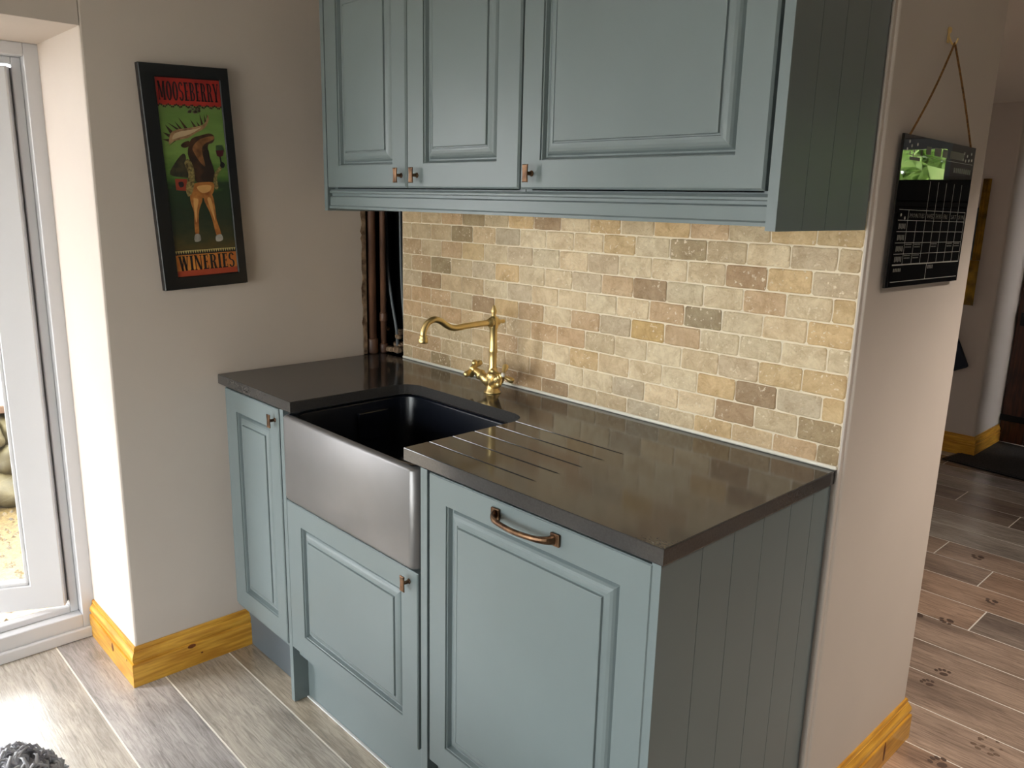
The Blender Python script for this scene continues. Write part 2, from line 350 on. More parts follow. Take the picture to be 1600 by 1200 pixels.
# paw prints and a water splash dried on the tiles
def paw(x, y, rz, s):
    bm = B()
    def disc(cx, cy, rx, ry):
        ps = [(cx + rx*math.cos(2*PI*k/9), cy + ry*math.sin(2*PI*k/9)) for k in range(9)]
        prism(bm, ps, lambda u, v, d: Vector((u, v, d)), 0.0, 0.0005)
    disc(0, -0.006*s, 0.012*s, 0.009*s)
    for k in range(4): disc((-0.017 + 0.0113*k)*s, (0.010 if k in (0, 3) else 0.017)*s, 0.0052*s, 0.0072*s)
    o = obj('paw_print', bm, 'mud', floor, loc=(x, y, 0.0001)); o.rotation_euler = (0, 0, rz)
for x, y, rz, s in ((1.407, 1.35, 2.2, 1.5), (1.501, 1.392, 2.5, 1.2), (1.563, 1.681, 2.3, 1.1), (1.61, 1.023, 0.5, 1.1), (1.60, 0.927, 0.8, 1.0), (1.760, 0.56, 1.0, 1.2), (1.394, 2.079, 2.4, 1.3)):
    paw(x, y, rz, s)
bm = B()
for k in range(16):
    cx, cy = 1.822 + rnd.uniform(-.035, .035), 0.735 + rnd.uniform(-.04, .04); r = rnd.uniform(.003, .009)
    loops(bm, [[Vector((cx + q*r*math.cos(2*PI*j/8), cy + q*r*0.8*math.sin(2*PI*j/8), z)) for j in range(8)] for q, z in ((1, 0.0001), (0.75, 0.0009), (0.3, 0.0012))])
tag(obj('water_splash', bm, 'water', floor, smooth=True), kind='stuff')

# ------------------------------------------------------------------ setting: walls
wl = tag(obj('wall_left', boxbm(-0.6, 0.0, -0.888, -0.071, -0.04, CEIL, bev=0.006), 'wall'), kind='structure')
bm = B(); box(bm, -0.6, 0, -2.75, -0.888, 1.836, CEIL); box(bm, -0.6, 0, -3.7, -2.75, -0.04, CEIL)
tag(obj('wall_left_rear', bm, 'wall'), kind='structure')
wb = tag(obj('wall_back', boxbm(0.123, 1.643, 0.0102, 0.59, -0.04, CEIL, bev=0.005, seg=3), 'wall'), kind='structure')
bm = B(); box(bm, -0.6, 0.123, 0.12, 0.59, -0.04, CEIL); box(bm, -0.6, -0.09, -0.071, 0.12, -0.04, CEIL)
tag(obj('wall_back_recess', bm, 'recess_shade'), kind='structure')
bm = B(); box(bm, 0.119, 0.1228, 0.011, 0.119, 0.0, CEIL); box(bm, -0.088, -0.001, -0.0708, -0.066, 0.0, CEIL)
tag(obj('recess_shade_lining', bm, 'recess_shade'), kind='structure')  # lining coloured near black to paint in the recess shade
bm = B(); box(bm, 3.75, 4.3, 3.63, 4.0, -0.04, CEIL); box(bm, 1.74, 2.78, 3.63, 4.0, -0.04, CEIL); box(bm, 2.78, 3.75, 3.63, 4.0, -0.04, 0.85); box(bm, 2.78, 3.75, 3.63, 4.0, 1.86, CEIL)
tag(obj('wall_hall_window', bm, 'wall'), kind='structure')
tag(obj('wall_hall', boxbm(-0.7, 0.878, 3.63, 4.2, -0.04, CEIL, bev=0.012), 'wall'), kind='structure')
tag(obj('wall_hall_lintel', boxbm(0.878, 1.74, 3.63, 4.2, 1.98, CEIL), 'wall'), kind='structure')
tag(obj('wall_hall_left', boxbm(-0.7, -0.6, 0.59, 3.63, -0.04, CEIL), 'wall'), kind='structure')
tag(obj('wall_right', boxbm(4.2, 4.3, -3.7, 4.0, -0.04, CEIL), 'blue_wall'), kind='structure')
bm = B(); box(bm, -0.6, -0.1, -3.72, -3.6, -0.04, CEIL); box(bm, 2.0, 2.82, -3.72, -3.6, -0.04, CEIL); box(bm, 3.28, 4.2, -3.72, -3.6, -0.04, CEIL)
box(bm, -0.1, 2.0, -3.72, -3.6, -0.04, 0.12); box(bm, -0.1, 2.0, -3.72, -3.6, 1.75, CEIL); box(bm, 2.82, 3.28, -3.72, -3.6, -0.04, 0.60); box(bm, 2.82, 3.28, -3.72, -3.6, 1.60, CEIL)
tag(obj('wall_front', bm, 'wall'), kind='structure')
bm = B(); box(bm, -0.6, 4.3, -3.72, 4.2, CEIL, CEIL + 0.08); box(bm, -0.6, 4.2, 0.59, 4.0, 2.03, CEIL)
tag(obj('ceiling', bm, 'ceiling'), kind='structure')

# window frames
def window(name, x0, x1, z0, z1, y, mull):
    w = tag(bpy.data.objects.new(name, None), kind='structure'); COL.objects.link(w); w.location = (x0, y, z0)
    W_, H_ = x1-x0, z1-z0; t = 0.06
    bm = B(); box(bm, 0, t, 0, .07, 0, H_); box(bm, W_-t, W_, 0, .07, 0, H_); box(bm, t, W_-t, 0, .07, 0, t); box(bm, t, W_-t, 0, .07, H_-t, H_)
    obj('window_frame', bm, 'upvc', w)
    n = mull; cw = (W_-2*t)/n
    for k in range(1, n): obj('mullion', boxbm(t+cw*k-.03, t+cw*k+.03, .005, .065, t, H_-t), 'upvc', w)
    for k in range(n): obj('window_pane', boxbm(t+cw*k+.03*(k > 0), t+cw*(k+1)-.03*(k < n-1), .03, .036, t, H_-t), 'glass', w)
window('window_1', 2.78, 3.75, 0.85, 1.86, 3.72, 1)
window('added_window_rear', -0.1, 2.0, 0.12, 1.75, -3.70, 3)  # unseen rear window, invented to fill the left wall and cabinet fronts
window('added_window_side', 2.82, 3.28, 0.60, 1.60, -3.70, 1)  # narrow unseen window, added to cool the light on the end panels

# travertine wall tiles: one object each, on a grout bed
obj('grout', boxbm(0.1235, 1.6325, 0.0022, 0.0102, 0.9108, 1.45), 'grout_wall', wb)
obj('sealant_bead', boxbm(0.125, 1.632, -0.0052, 0.003, 0.9102, 0.9190, bev=0.0040, seg=3), 'bead', wb)
obj('corner_bead', boxbm(1.6327, 1.6380, -0.0005, 0.012, 0.0, CEIL, bev=0.0015), 'wall', wb)
TC = dict(L=(232, 211, 174), M=(218, 194, 156), P=(214, 182, 142), O=(222, 192, 144), D=(184, 154, 118), G=(180, 158, 122), W=(216, 196, 164), Y=(220, 184, 122))
ROWS = ['M PGMMPPDMMWLOMP G'.replace(' ', ''), 'PPMMMMPLLWLLDMG', 'MMMMMPMLOMLLODWO', 'PPPMMMPPMLLMWOO', 'PPPMDOPLPWYPLLLL', 'WDMMLWLLLLPGLLO', 'MPGMWOLLWPDLLPLO', 'PMPOLWLLWLLLDOW', 'MMMGMWLLLOLGMLWM', 'MMPGMODLOMOPMOO']
ZB = [0.9155, 0.957, 1.007, 1.058, 1.109, 1.159, 1.209, 1.260, 1.311, 1.360, 1.411]
tile_cache = {}
def tile_mesh(w, h, var):
    key = (round(w, 3), round(h, 3), var)
    if key in tile_cache: return tile_cache[key]
    r = random.Random(hash(key) & 0xffff); n = 16; base = []
    per = rrect(-w/2, w/2, -h/2, h/2, 0.0035, 1)
    pts = []
    for i in range(len(per)):
        a, b_ = per[i], per[(i+1) % len(per)]
        pts.append(a)
        d = math.hypot(b_[0]-a[0], b_[1]-a[1])
        if d > 0.02: pts += [(a[0]+(b_[0]-a[0])*t, a[1]+(b_[1]-a[1])*t) for t in ((.33, .66) if d > .06 else (.5,))]
    pts = [(x + r.uniform(-.0009, .0009), z + r.uniform(-.0009, .0009)) for x, z in pts]
    bm = B()
    ins = lambda k: [(x*(1-2*k/w), z*(1-2*k/h)) for x, z in pts]
    loops(bm, [[(x, .0085, z) for x, z in pts], [(x, .0010, z) for x, z in pts], [(x, r.uniform(-.0008, .0002), z) for x, z in ins(.0022)]])
    bmesh.ops.recalc_face_normals(bm, faces=bm.faces)
    me = bpy.data.meshes.new('tile'); bm.to_mesh(me); bm.free(); me.materials.append(M['tile'])
    tile_cache[key] = me; return me
TG = 0.0032
for r_, codes in enumerate(ROWS):
    z0, z1 = ZB[r_], ZB[r_+1]; half = (r_ % 2 == 0)
    xs = ([0.1245] + [0.174 + 0.1008*k for k in range(15)]) if half else [0.1255 + 0.1008*k for k in range(15)]
    xs = [x for x in xs if x < 1.62] + [1.6325]
    for k in range(len(xs)-1):
        cde = codes[min(k, len(codes)-1)]
        w = xs[k+1]-xs[k]-TG; h = z1-z0-TG
        me = tile_mesh(w if abs(w-0.0976) > .001 else 0.0976, h, rnd.randrange(6))
        o = link('tile', me, wb); o.location = ((xs[k]+xs[k+1])/2, rnd.uniform(-.0006, .0005), (z0+z1)/2)
        j = rnd.uniform(0.93, 1.06); t = rnd.uniform(-.03, .03)
        c = S(*TC[cde]); o.color = (c[0]*j*(1+t), c[1]*j, c[2]*j*(1-t), 1)

# broken plaster at the open corner
bm = B()
zz = 0.92; pp = []
while zz < 1.45:
    pp.append((zz, -0.071 - rnd.random()*0.010)); zz += rnd.uniform(.008, .03)
poly = [(0.912, -0.060)] + [(0.912, -0.074)] + [(z, y) for z, y in pp] + [(1.46, -0.073), (1.46, -0.060)]
prism(bm, poly, lambda u, v, d: Vector((d, v, u)), -0.02, 0.0016)
obj('plaster_edge', bm, 'rubble', wl)

# ------------------------------------------------------------------ baseboards
BPROF = [(0.0, 0.0), (0.018, 0.0), (0.018, 0.070), (0.0168, 0.073), (0.0128, 0.0735), (0.0125, 0.0765), (0.0150, 0.082), (0.0158, 0.089), (0.0145, 0.096), (0.0105, 0.103), (0.0080, 0.107), (0.0080, 0.110), (0.0062, 0.1105), (0.0060, 0.119), (0.004, 0.122), (0.0, 0.122)]
def baseboard(name, a, b_, n, mat, mitre_a=0.0, mitre_b=0.0, parent=None):
    """a->b along the wall, n = outward normal; mitre adds offset*factor along the run"""
    a = Vector((*a, 0)); b_ = Vector((*b_, 0)); d = (b_-a).normalized(); n = Vector((*n, 0)); bm = B()
    la = [a + n*o_ - d*(mitre_a*o_) + Vector((0, 0, z+0.0005)) for o_, z in BPROF]
    lb = [b_ + n*o_ + d*(mitre_b*o_) + Vector((0, 0, z+0.0005)) for o_, z in BPROF]
    loops(bm, [la, lb])
    return tag(obj(name, bm, mat), kind='structure')
def knot(parent, pts):
    for (p, n, rx, rz) in pts:
        bm = B(); p = Vector(p); n = Vector(n); s = n.cross(Vector((0, 0, 1)))
        loops(bm, [[p + n*h + s*(q*rx*math.cos(2*PI*k/12)) + Vector((0, 0, q*rz*math.sin(2*PI*k/12))) for k in range(12)] for q, h in ((1, -.0004), (.9, .0004))])
        obj('knot', bm, 'knot', parent)
b1 = baseboard('baseboard_left', (0.0, -0.888), (0.0, -0.531), (1, 0), 'pine', mitre_a=1)
knot(b1, [((0.0182, -0.73, 0.069), (1, 0, 0), .013, .007), ((0.0182, -0.70, 0.036), (1, 0, 0), .004, .003)])
b2 = baseboard('baseboard_reveal', (0.0, -0.888), (-0.385, -0.888), (0, -1), 'pinex', mitre_a=1)
knot(b2, [((-0.16, -0.9062, 0.055), (0, -1, 0), .010, .015), ((-0.03, -0.9062, 0.07), (0, -1, 0), .003, .004)])
b3 = baseboard('baseboard_wall_end', (1.643, 0.03), (1.643, 0.59), (1, 0), 'pine', mitre_b=1)
knot(b3, [((1.6612, 0.43, 0.045), (1, 0, 0), .006, .03)])
baseboard('baseboard_hall_near', (1.643, 0.59), (0.2, 0.59), (0, 1), 'pinex', mitre_a=1)
baseboard('baseboard_hall', (0.878, 3.63), (-0.55, 3.63), (0, -1), 'pinex', mitre_a=1)
baseboard('baseboard_hall_reveal', (0.878, 3.63), (0.878, 4.09), (1, 0), 'pine', mitre_a=1)
for k, (a, b_, n, m_) in enumerate((((4.2, -3.6), (4.2, 3.63), (-1, 0), 'pine'), ((1.75, 3.63), (4.2, 3.63), (0, -1), 'pinex'))):
    baseboard('baseboard_right' if k == 0 else 'baseboard_hall_window', a, b_, n, m_)

# ------------------------------------------------------------------ patio door (left)
dr = tag(bpy.data.objects.new('door_1', None), kind='structure'); COL.objects.link(dr); dr.location = (0, 0, 0)
bm = B()
for (y0, y1) in ((-0.925, -0.872), (-2.75, -2.70)): box(bm, -0.46, -0.388, y0, y1, 0.0, 1.836, bev=0.003)
box(bm, -0.46, -0.388, -2.70, -0.925, 1.80, 1.836, bev=0.003)
box(bm, -0.46, -0.388, -2.70, -0.925, 0.0, 0.080, bev=0.003)
obj('door_frame', bm, 'upvc', dr)
bm = B()
box(bm, -0.46, -0.425, -0.950, -0.925, 0.08, 1.80, bev=0.003); box(bm, -0.46, -0.425, -2.70, -2.675, 0.08, 1.80, bev=0.003)
box(bm, -0.46, -0.425, -2.675, -0.950, 0.08, 0.100, bev=0.003); box(bm, -0.46, -0.425, -2.675, -0.950, 1.78, 1.80, bev=0.003)
obj('rebate_strip', bm, 'upvc', dr)
obj('sill_trim', boxbm(-0.388, -0.372, -2.7, -0.89, 0.0, 0.036, bev=0.004), 'upvc', dr)
def leaf(name, hx, hy, rz, w, sgn):
    l = bpy.data.objects.new(name, None); COL.objects.link(l); l.parent = dr; l.location = (hx, hy, 0); l.rotation_euler = (0, 0, rz)
    z0, z1, t = 0.116, 1.772, 0.095
    def bx(y0, y1, za, zb, x0=-.03, x1=.03):
        a, b_ = sorted((sgn*y0, sgn*y1)); return (x0, x1, a, b_, za, zb)
    bm = B()
    def rg(x, i, j): return [(x, sgn*(i if k in (0, 3) else w-i), (z0+j if k < 2 else z1-j)) for k in range(4)]
    ls = [rg(-.03, 0, 0), rg(.026, 0, 0), rg(.03, .004, .004), rg(.03, t-.004, .081), rg(.026, t, .085), rg(-.03, t, .085)]
    vl = [[bm.verts.new(p) for p in l] for l in ls]
    for q, w2 in zip(vl, vl[1:] + vl[:1]): bridge(bm, q, w2)
    obj('sash', bm, 'upvc', l)
    bm = B()
    for q in ((t, t+.012, z0+.085, z1-.085), (w-t-.012, w-t, z0+.085, z1-.085), (t, w-t, z0+.085, z0+.097), (t, w-t, z1-.097, z1-.085)): box(bm, *bx(q[0], q[1], q[2], q[3], .004, .026), bev=0.003)
    obj('glazing_bead', bm, 'upvc', l)
    obj('glass', boxbm(*bx(t, w-t, z0+.085, z1-.085, -.004, .004)), 'glass', l)
    bm = B(); box(bm, *bx(w-.07, w-.035, .90, 1.10, .03, .036), bev=.002); box(bm, *bx(w-.16, w-.045, 1.0, 1.018, .055, .07), bev=.004); box(bm, *bx(w-.06, w-.045, 1.0, 1.018, .03, .06))
    obj('door_handle', bm, 'upvc', l)
leaf('door_leaf', -0.434, -0.955, math.radians(-25), 0.85, -1)
leaf('door_leaf', -0.434, -2.67, math.radians(0), 0.85, 1)

# ------------------------------------------------------------------ outside the patio door
gnd = tag(obj('ground', boxbm(-9, -0.46, -9, 5, -0.16, -0.05), 'gravel'), kind='structure')
bm = B()
for k in range(2600):
    x = -0.5 - 1.6*rnd.random(); y = -2.8 + 2.6*rnd.random(); r = rnd.uniform(.006, .014)
    z = -0.05 + r*0.25; a = rnd.random()*PI
    v = [bm.verts.new((x + r*math.cos(a+q)*1.2, y + r*math.sin(a+q), z - r*.2)) for q in (0, 2.1, 4.2)] + [bm.verts.new((x, y, z + r*.6))]
    for f in ((0, 1, 3), (1, 2, 3), (2, 0, 3)): bm.faces.new([v[i] for i in f])
tag(obj('gravel', bm, 'gravel'), 'loose gravel lying outside the glazed patio door', 'gravel', kind='stuff')
sw = thing('garden_wall', 'low wall of rough pale garden stones outside the patio door', 'wall', (-2.1, -0.9, -0.05))
def rock(rx, ry, rz, seed):
    bm = B(); bmesh.ops.create_icosphere(bm, subdivisions=3, radius=1.0)
    for v in bm.verts:
        k = 1 + 0.28*noise.noise(v.co*1.1 + Vector((seed*3.1, 0, seed))) + 0.10*noise.noise(v.co*3.3 + Vector((seed, seed*2.0, 0)))
        c = v.co; f = max(abs(c.x), abs(c.y), abs(c.z))**0.55
        v.co = Vector((c.x*rx*k/f, c.y*ry*k/f, c.z*rz*k/f))
    return bm
sid = 0
for lay in range(3):
    y = -1.3 + 0.1*lay
    while y < 1.4:
        w = rnd.uniform(.13, .26); sid += 1
        obj('stone', rock(.15, w*.52, .078, sid), 'stone', sw, smooth=True, loc=(rnd.uniform(-.03, .03) - .05*lay, y + w/2, .07 + .13*lay)); y += w*0.98
        if lay == 2 and y > 1.2: break
for k in range(5):
    obj('paving_slab', boxbm(-.2, .2, -.19, .19, -.02, .02, bev=.006), 'rust', sw, loc=(-.22, -.9 + .4*k, .44))
bin_ = thing('water_butt', 'faded green ribbed water butt outside behind the low garden wall', 'water butt', (-2.62, -0.555, -0.05))
bm = B(); pr = [(.10, 0)]
for k in range(12): pr += [(.105 + .004*(k % 2), .06 + .058*k)]
pr += [(.104, .79), (.104, .80)]
lathe(bm, pr, 24); obj('barrel', bm, 'green_wood', bin_, smooth=True)
bm = B(); lathe(bm, [(.112, .80), (.114, .815), (.105, .84), (.03, .855), (.025, .875), (0.0, .878)], 24); obj('lid', bm, 'green_wood', bin_)
bm = B(); tube(bm, [(.10, 0, .12), (.14, 0, .12), (.15, 0, .10)], .012, 8); obj('tap', bm, 'iron', bin_)
def bush(name, x, y, z, h, w, label, n, mat='leaf', ls=1.0):
    t = thing(name, label, 'shrub', (x, y, z))
    bm = B()
    for k in range(14):
        a = rnd.random()*2*PI; tube(bm, [(0, 0, 0), (.25*w*math.cos(a), .25*w*math.sin(a), h*.5), (.6*w*math.cos(a+.4)*rnd.random(), .6*w*math.sin(a+.4)*rnd.random(), h*rnd.uniform(.7, .95))], [.02, .012, .004], 5)
    obj('stems', bm, 'bark', t)
    bm = B()
    for k in range(n):
        u = Vector((rnd.gauss(0, 1), rnd.gauss(0, 1), rnd.gauss(0, 1))).normalized()*rnd.uniform(.6, 1)**.5
        c = Vector((u.x*w, u.y*w, h*.55 + u.z*h*.45)); d = Vector((rnd.uniform(-1, 1), rnd.uniform(-1, 1), rnd.uniform(-.6, 1))).normalized(); s = d.cross(Vector((rnd.random(), rnd.random(), 1))).normalized()
        l = rnd.uniform(.05, .10)*ls
        v = [bm.verts.new(p) for p in (c, c + d*l*.5 + s*l*.28, c + d*l, c + d*l*.5 - s*l*.28)]; bm.faces.new(v)
    tag(obj('foliage', bm, mat, t), kind='stuff')
bush('garden_shrub', -4.1, -0.5, -0.05, 2.0, .8, 'bright leafy shrub behind the water butt outside the patio door', 2600)
bush('window_shrub', 4.1, 6.2, -0.05, 3.4, 1.25, 'tall green shrub outside the hall window, mirrored in the black planner', 12000, 'pale_leaf', 2.2)
bush('window_shrub', 1.5, 6.6, -0.05, 2.6, 1.2, 'lower green shrub outside, left of the tall one seen from the hall window', 6000, 'pale_leaf', 1.8)
tag(obj('added_rear_ground', boxbm(-0.46, 12, -14, -3.75, -0.16, -0.05), 'paving_ground'), kind='structure')  # unseen ground, added to cut upward light on the wall cabinets
tag(obj('lawn_ground', boxbm(-3, 9, 4.3, 14, -0.16, -0.05), 'gravel'), kind='structure')

# ------------------------------------------------------------------ worktop
def worktop():
    x0, x1, yf, yb_, zt, zb = 0.0015, 1.630, -0.590, -0.0015, 0.910, 0.8805
    c1, c2, cb, r = 0.4415, 0.9430, -0.205, 0.055
    out = [(x0, yf), (c1, yf)]
    out += [(c1 + r - r*math.cos(PI/2*k/6), cb - r + r*math.sin(PI/2*k/6)) for k in range(7)]
    out += [(c2 - r + r*math.sin(PI/2*k/6), cb - r + r*math.cos(PI/2*k/6)) for k in range(7)]
    out += [(c2, yf), (x1, yf), (x1, yb_), (x0, yb_)]
    bm = B(); loops(bm, [[(x, y, zb) for x, y in out], [(x, y, zt) for x, y in out]])
    es = [e for e in bm.edges if abs(e.verts[0].co.z - e.verts[1].co.z) < 1e-6]
    bmesh.ops.bevel(bm, geom=es, offset=0.002, segments=2, affect='EDGES', profile=0.5)
    bmesh.ops.recalc_face_normals(bm, faces=bm.faces)
    o = obj('worktop', bm, 'worktop')
    bm = B()
    for y in (-0.523, -0.456, -0.390, -0.322, -0.256):
        pts = [(c2 - 0.03 + 0.42*k/6, y, zt + 0.0012 + (0.006*max(0, (k-4.5)/1.5)**2)) for k in range(7)]
        tube(bm, pts, 0.0034, 8)
    cut = obj('cut', bm, None)
    md = o.modifiers.new('grooves', 'BOOLEAN'); md.object = cut; md.operation = 'DIFFERENCE'; md.solver = 'EXACT'
    dg = bpy.context.evaluated_depsgraph_get(); me = bpy.data.meshes.new_from_object(o.evaluated_get(dg))
    o.modifiers.clear(); old = o.data; o.data = me; me.name = 'worktop'
    bpy.data.meshes.remove(old); bpy.data.objects.remove(cut)
    return o
wt = tag(worktop(), 'polished dark brown-grey stone worktop with drainer grooves beside the sink', 'worktop')

# ------------------------------------------------------------------ sink
def rr3(x0, x1, y0, y1, r, z, n=6): return [(x, y, z) for x, y in rrect(x0, x1, y0, y1, r, n)]
def sink():
    t = thing('belfast_sink', 'dark glossy apron-front sink set into the worktop below the brass tap', 'sink', (0.697, -0.4, 0.63))
    X0, X1, Y0, Y1 = .401-.697, .992-.697, -.599+.4, -.17+.4
    z0, z1 = 0.004, 0.2425
    ls = []
    for k in range(5):
        a = PI/2*k/4; d = 0.012*(1-math.sin(a)); ls.append(rr3(X0+d, X1-d, Y0+d, Y1-d, .022, z0+0.012*(1-math.cos(a))))
    for k in range(1, 6):
        a = PI/2*k/5; d = 0.012*(1-math.cos(a)); ls.append(rr3(X0+d, X1-d, Y0+d, Y1-d, .022, z1-0.012+0.012*math.sin(a)))
    ix0, ix1, iy0, iy1 = X0+.026, X1-.026, Y0+.022, Y1-.03
    for k in range(4):
        a = PI/2*k/3; d = 0.006*(1-math.cos(PI/2-a)); ls.append(rr3(ix0-.006+.006*math.sin(a), ix1+.006-.006*math.sin(a), iy0-.006+.006*math.sin(a), iy1+.006-.006*math.sin(a), .045, z1-.006*(1-math.cos(a))))
    ls.append(rr3(ix0+.004, ix1-.004, iy0+.004, iy1-.004, .045, .06))
    ls.append(rr3(ix0+.010, ix1-.010, iy0+.010, iy1-.010, .045, .036))
    ls.append(rr3(ix0+.030, ix1-.030, iy0+.030, iy1-.030, .045, .028))
    bm = B(); loops(bm, ls)
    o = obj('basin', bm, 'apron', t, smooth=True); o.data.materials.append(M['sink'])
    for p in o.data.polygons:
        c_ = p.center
        if ix0-.006 < c_.x < ix1+.006 and iy0-.006 < c_.y < iy1+.006 and c_.z > .02: p.material_index = 1  # inside keeps the dark glaze; the front copy carries the painted sheen
    # overflow housing on the left inner side, waste in the floor
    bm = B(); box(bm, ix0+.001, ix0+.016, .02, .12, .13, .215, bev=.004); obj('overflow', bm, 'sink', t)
    bm = B(); lathe(bm, [(.045, .028), (.045, .031), (.034, .031), (.030, .029), (.006, .030), (.006, .036), (0, .037)], 24, c=(0, 0, 0)); obj('waste', bm, 'steel', t, smooth=True)
sink()

# ------------------------------------------------------------------ mixer tap
def mixer():
    t = thing('mixer_tap', 'brushed gold bridge-style mixer tap with cross handles on the worktop', 'tap', (0.685, -0.099, 0.910))
    bm = B(); lathe(bm, [(.0235, 0), (.0235, .003), (.021, .006), (.0165, .016), (.015, .026), (.017, .038), (.0185, .046), (.0165, .054), (.0125, .060)], 24)
    obj('body', bm, 'brass', t, smooth=True)
    bm = B()
    lathe(bm, [(.0125, .060), (.0135, .064), (.0125, .068), (.0105, .074), (.0112, .10), (.0105, .112), (.0125, .116), (.0125, .121), (.0108, .125), (.0118, .130), (.0102, .138), (.0108, .180), (.0125, .183), (.0135, .187), (.0135, .206), (.0125, .211), (.009, .214), (.006, .216), (.0058, .220), (.0082, .226), (.0085, .231), (.0055, .237), (.0045, .241), (.003, .245), (0.0, .246)], 20)
    obj('pillar', bm, 'brass', t, smooth=True)
    bm = B()
    path = smooth_path([(0, -.010, .1985), (0, -.05, .1985), (0, -.10, .1970), (0, -.140, .1955), (0, -.165, .2045), (0, -.186, .2180), (0, -.208, .2235), (0, -.230, .2140), (0, -.241, .1940), (0, -.2415, .1830)], 6)
    tube(bm, path, .0082, 14); obj('spout', bm, 'brass', t, smooth=True)
    bm = B(); lathe(bm, [(.0085, 0), (.0108, .002), (.0108, .006), (.0095, .008), (.0125, .011), (.0125, .018), (.0105, .021), (.0, .021)], 18, c=(0, -.2415, .1860), axis=(0, -.04, -1)); obj('aerator', bm, 'brass', t, smooth=True)
    bm = B(); lathe(bm, [(.0130, 0), (.0130, .010), (.0100, .013), (.0100, .018)], 18, c=(0, -.004, .1985), axis=(0, -1, 0))
    lathe(bm, [(.0095, 0), (.0095, .010), (.0065, .013), (.0045, .020), (.0058, .024), (.0058, .029), (.003, .033), (0, .034)], 16, c=(0, .008, .1985), axis=(0, 1, 0)); obj('swivel_collar', bm, 'brass', t, smooth=True)
    for s in (-1, 1):
        ax = Vector((s*.80, -.30, .52)).normalized(); c = Vector((s*.006, 0, .026))
        h = obj('valve', (lambda b: (lathe(b, [(.0165, 0), (.0150, .02), (.0128, .034), (.0158, .037), (.0158, .042), (.0120, .047), (.0105, .055), (.009, .062)], 18, c=c, axis=ax), b)[1])(B()), 'brass', t, smooth=True)
        hc = c + ax*.068; up = Vector((0, 0, 1)) if True else None
        s1 = ax.cross(up).normalized(); s2 = s1.cross(ax).normalized()
        bm = B(); lathe(bm, [(.009, -.010), (.0100, -.004), (.0100, .004), (.008, .008), (.0, .0085)], 16, c=hc, axis=ax)
        for k in range(4):
            a = PI/4*0.7 + PI/2*k; d = s1*math.cos(a) + s2*math.sin(a)
            lathe(bm, [(.0050, .004), (.0048, .012), (.0074, .021), (.0086, .028), (.0072, .034), (.0, .0365)], 12, c=hc, axis=d)
        ch = obj('cross_handle', bm, 'brass', t, smooth=True)
        bm = B(); lathe(bm, [(.0065, .0078), (.0065, .0098), (.0, .0104)], 14, c=hc, axis=ax); o = obj('index_button', bm, 'porcelain', ch, smooth=True)
mixer()

# ------------------------------------------------------------------ cabinets
def panel_door(parent, x0, x1, z0, z1, yf, th=0.022, fl=.057, fr=.057, ft=.06, fb=.06, ox=0, oy=0, oz=0, edge=0.0025, mould=.038):
    """raised-panel door whose face looks to -y; nested loops from the back to the raised field"""
    def rect(il, ir, it, ib, y): return [(x0+il-ox, y-oy, z0+ib-oz), (x1-ir-ox, y-oy, z0+ib-oz), (x1-ir-ox, y-oy, z1-it-oz), (x0+il-ox, y-oy, z1-it-oz)]
    ls = [rect(0, 0, 0, 0, yf+th), rect(0, 0, 0, 0, yf+edge), rect(edge, edge, edge, edge, yf)]
    k = mould/.038
    for d, y in ((0, 0), (.0008, .0040), (.0022, .0048), (.0050, .0140), (.0068, .0150), (.0088, .0150), (.0098, .0134), (.0122, .0098), (.0160, .0066), (.0210, .0044), (.0262, .0033), (.0300, .0030), (.0312, .0046), (.0334, .0046), (.0346, .0004), (.0362, 0)):
        d *= k; ls.append(rect(fl+d, fr+d, ft+d, fb+d, yf+y))
    bm = B(); loops(bm, ls)
    o = obj('door', bm, 'blue', parent)
    return o
def knob(parent, x, z, yf, ox, oy, oz):
    bm = B(); c = Vector((x-ox, yf-oy, z-oz))
    lathe(bm, [(.0065, .0005), (.0060, -.0015), (.0042, -.003), (.0038, -.017)][::1], 12, c=c, axis=(0, 1, 0))
    # faceted, slightly waisted plate
    w, h = .0080, .0182; y0, y1 = -.0165, -.0215
    ls = []
    for (ww, hh, yy) in ((w*.8, h*.9, y0), (w, h, y0-.0015), (w, h, y0-.0035), (w*.72, h*.9, y1)):
        ls.append([c + Vector(p) for p in ((-ww, yy, -hh), (-ww*.8, yy+(.0012 if yy == y1 else 0), 0), (-ww, yy, hh), (ww, yy, hh), (ww*.8, yy+(.0012 if yy == y1 else 0), 0), (ww, yy, -hh))])
    loops(bm, ls)
    obj('knob', bm, 'bronze', parent)
YD = -0.589
def carcass(bm, x0, x1, y0, y1, z0, z1, t=.018):
    box(bm, x0, x0+t, y0, y1, z0, z1); box(bm, x1-t, x1, y0, y1, z0, z1)
    box(bm, x0+t, x1-t, y0, y1, z0, z0+t); box(bm, x0+t, x1-t, y1-.008, y1, z0+t, z1)
def base_cab(name, label, x0, x1):
    return thing(name, label, 'cabinet', ((x0+x1)/2, -0.3, 0.0)), (x0+x1)/2, -0.3
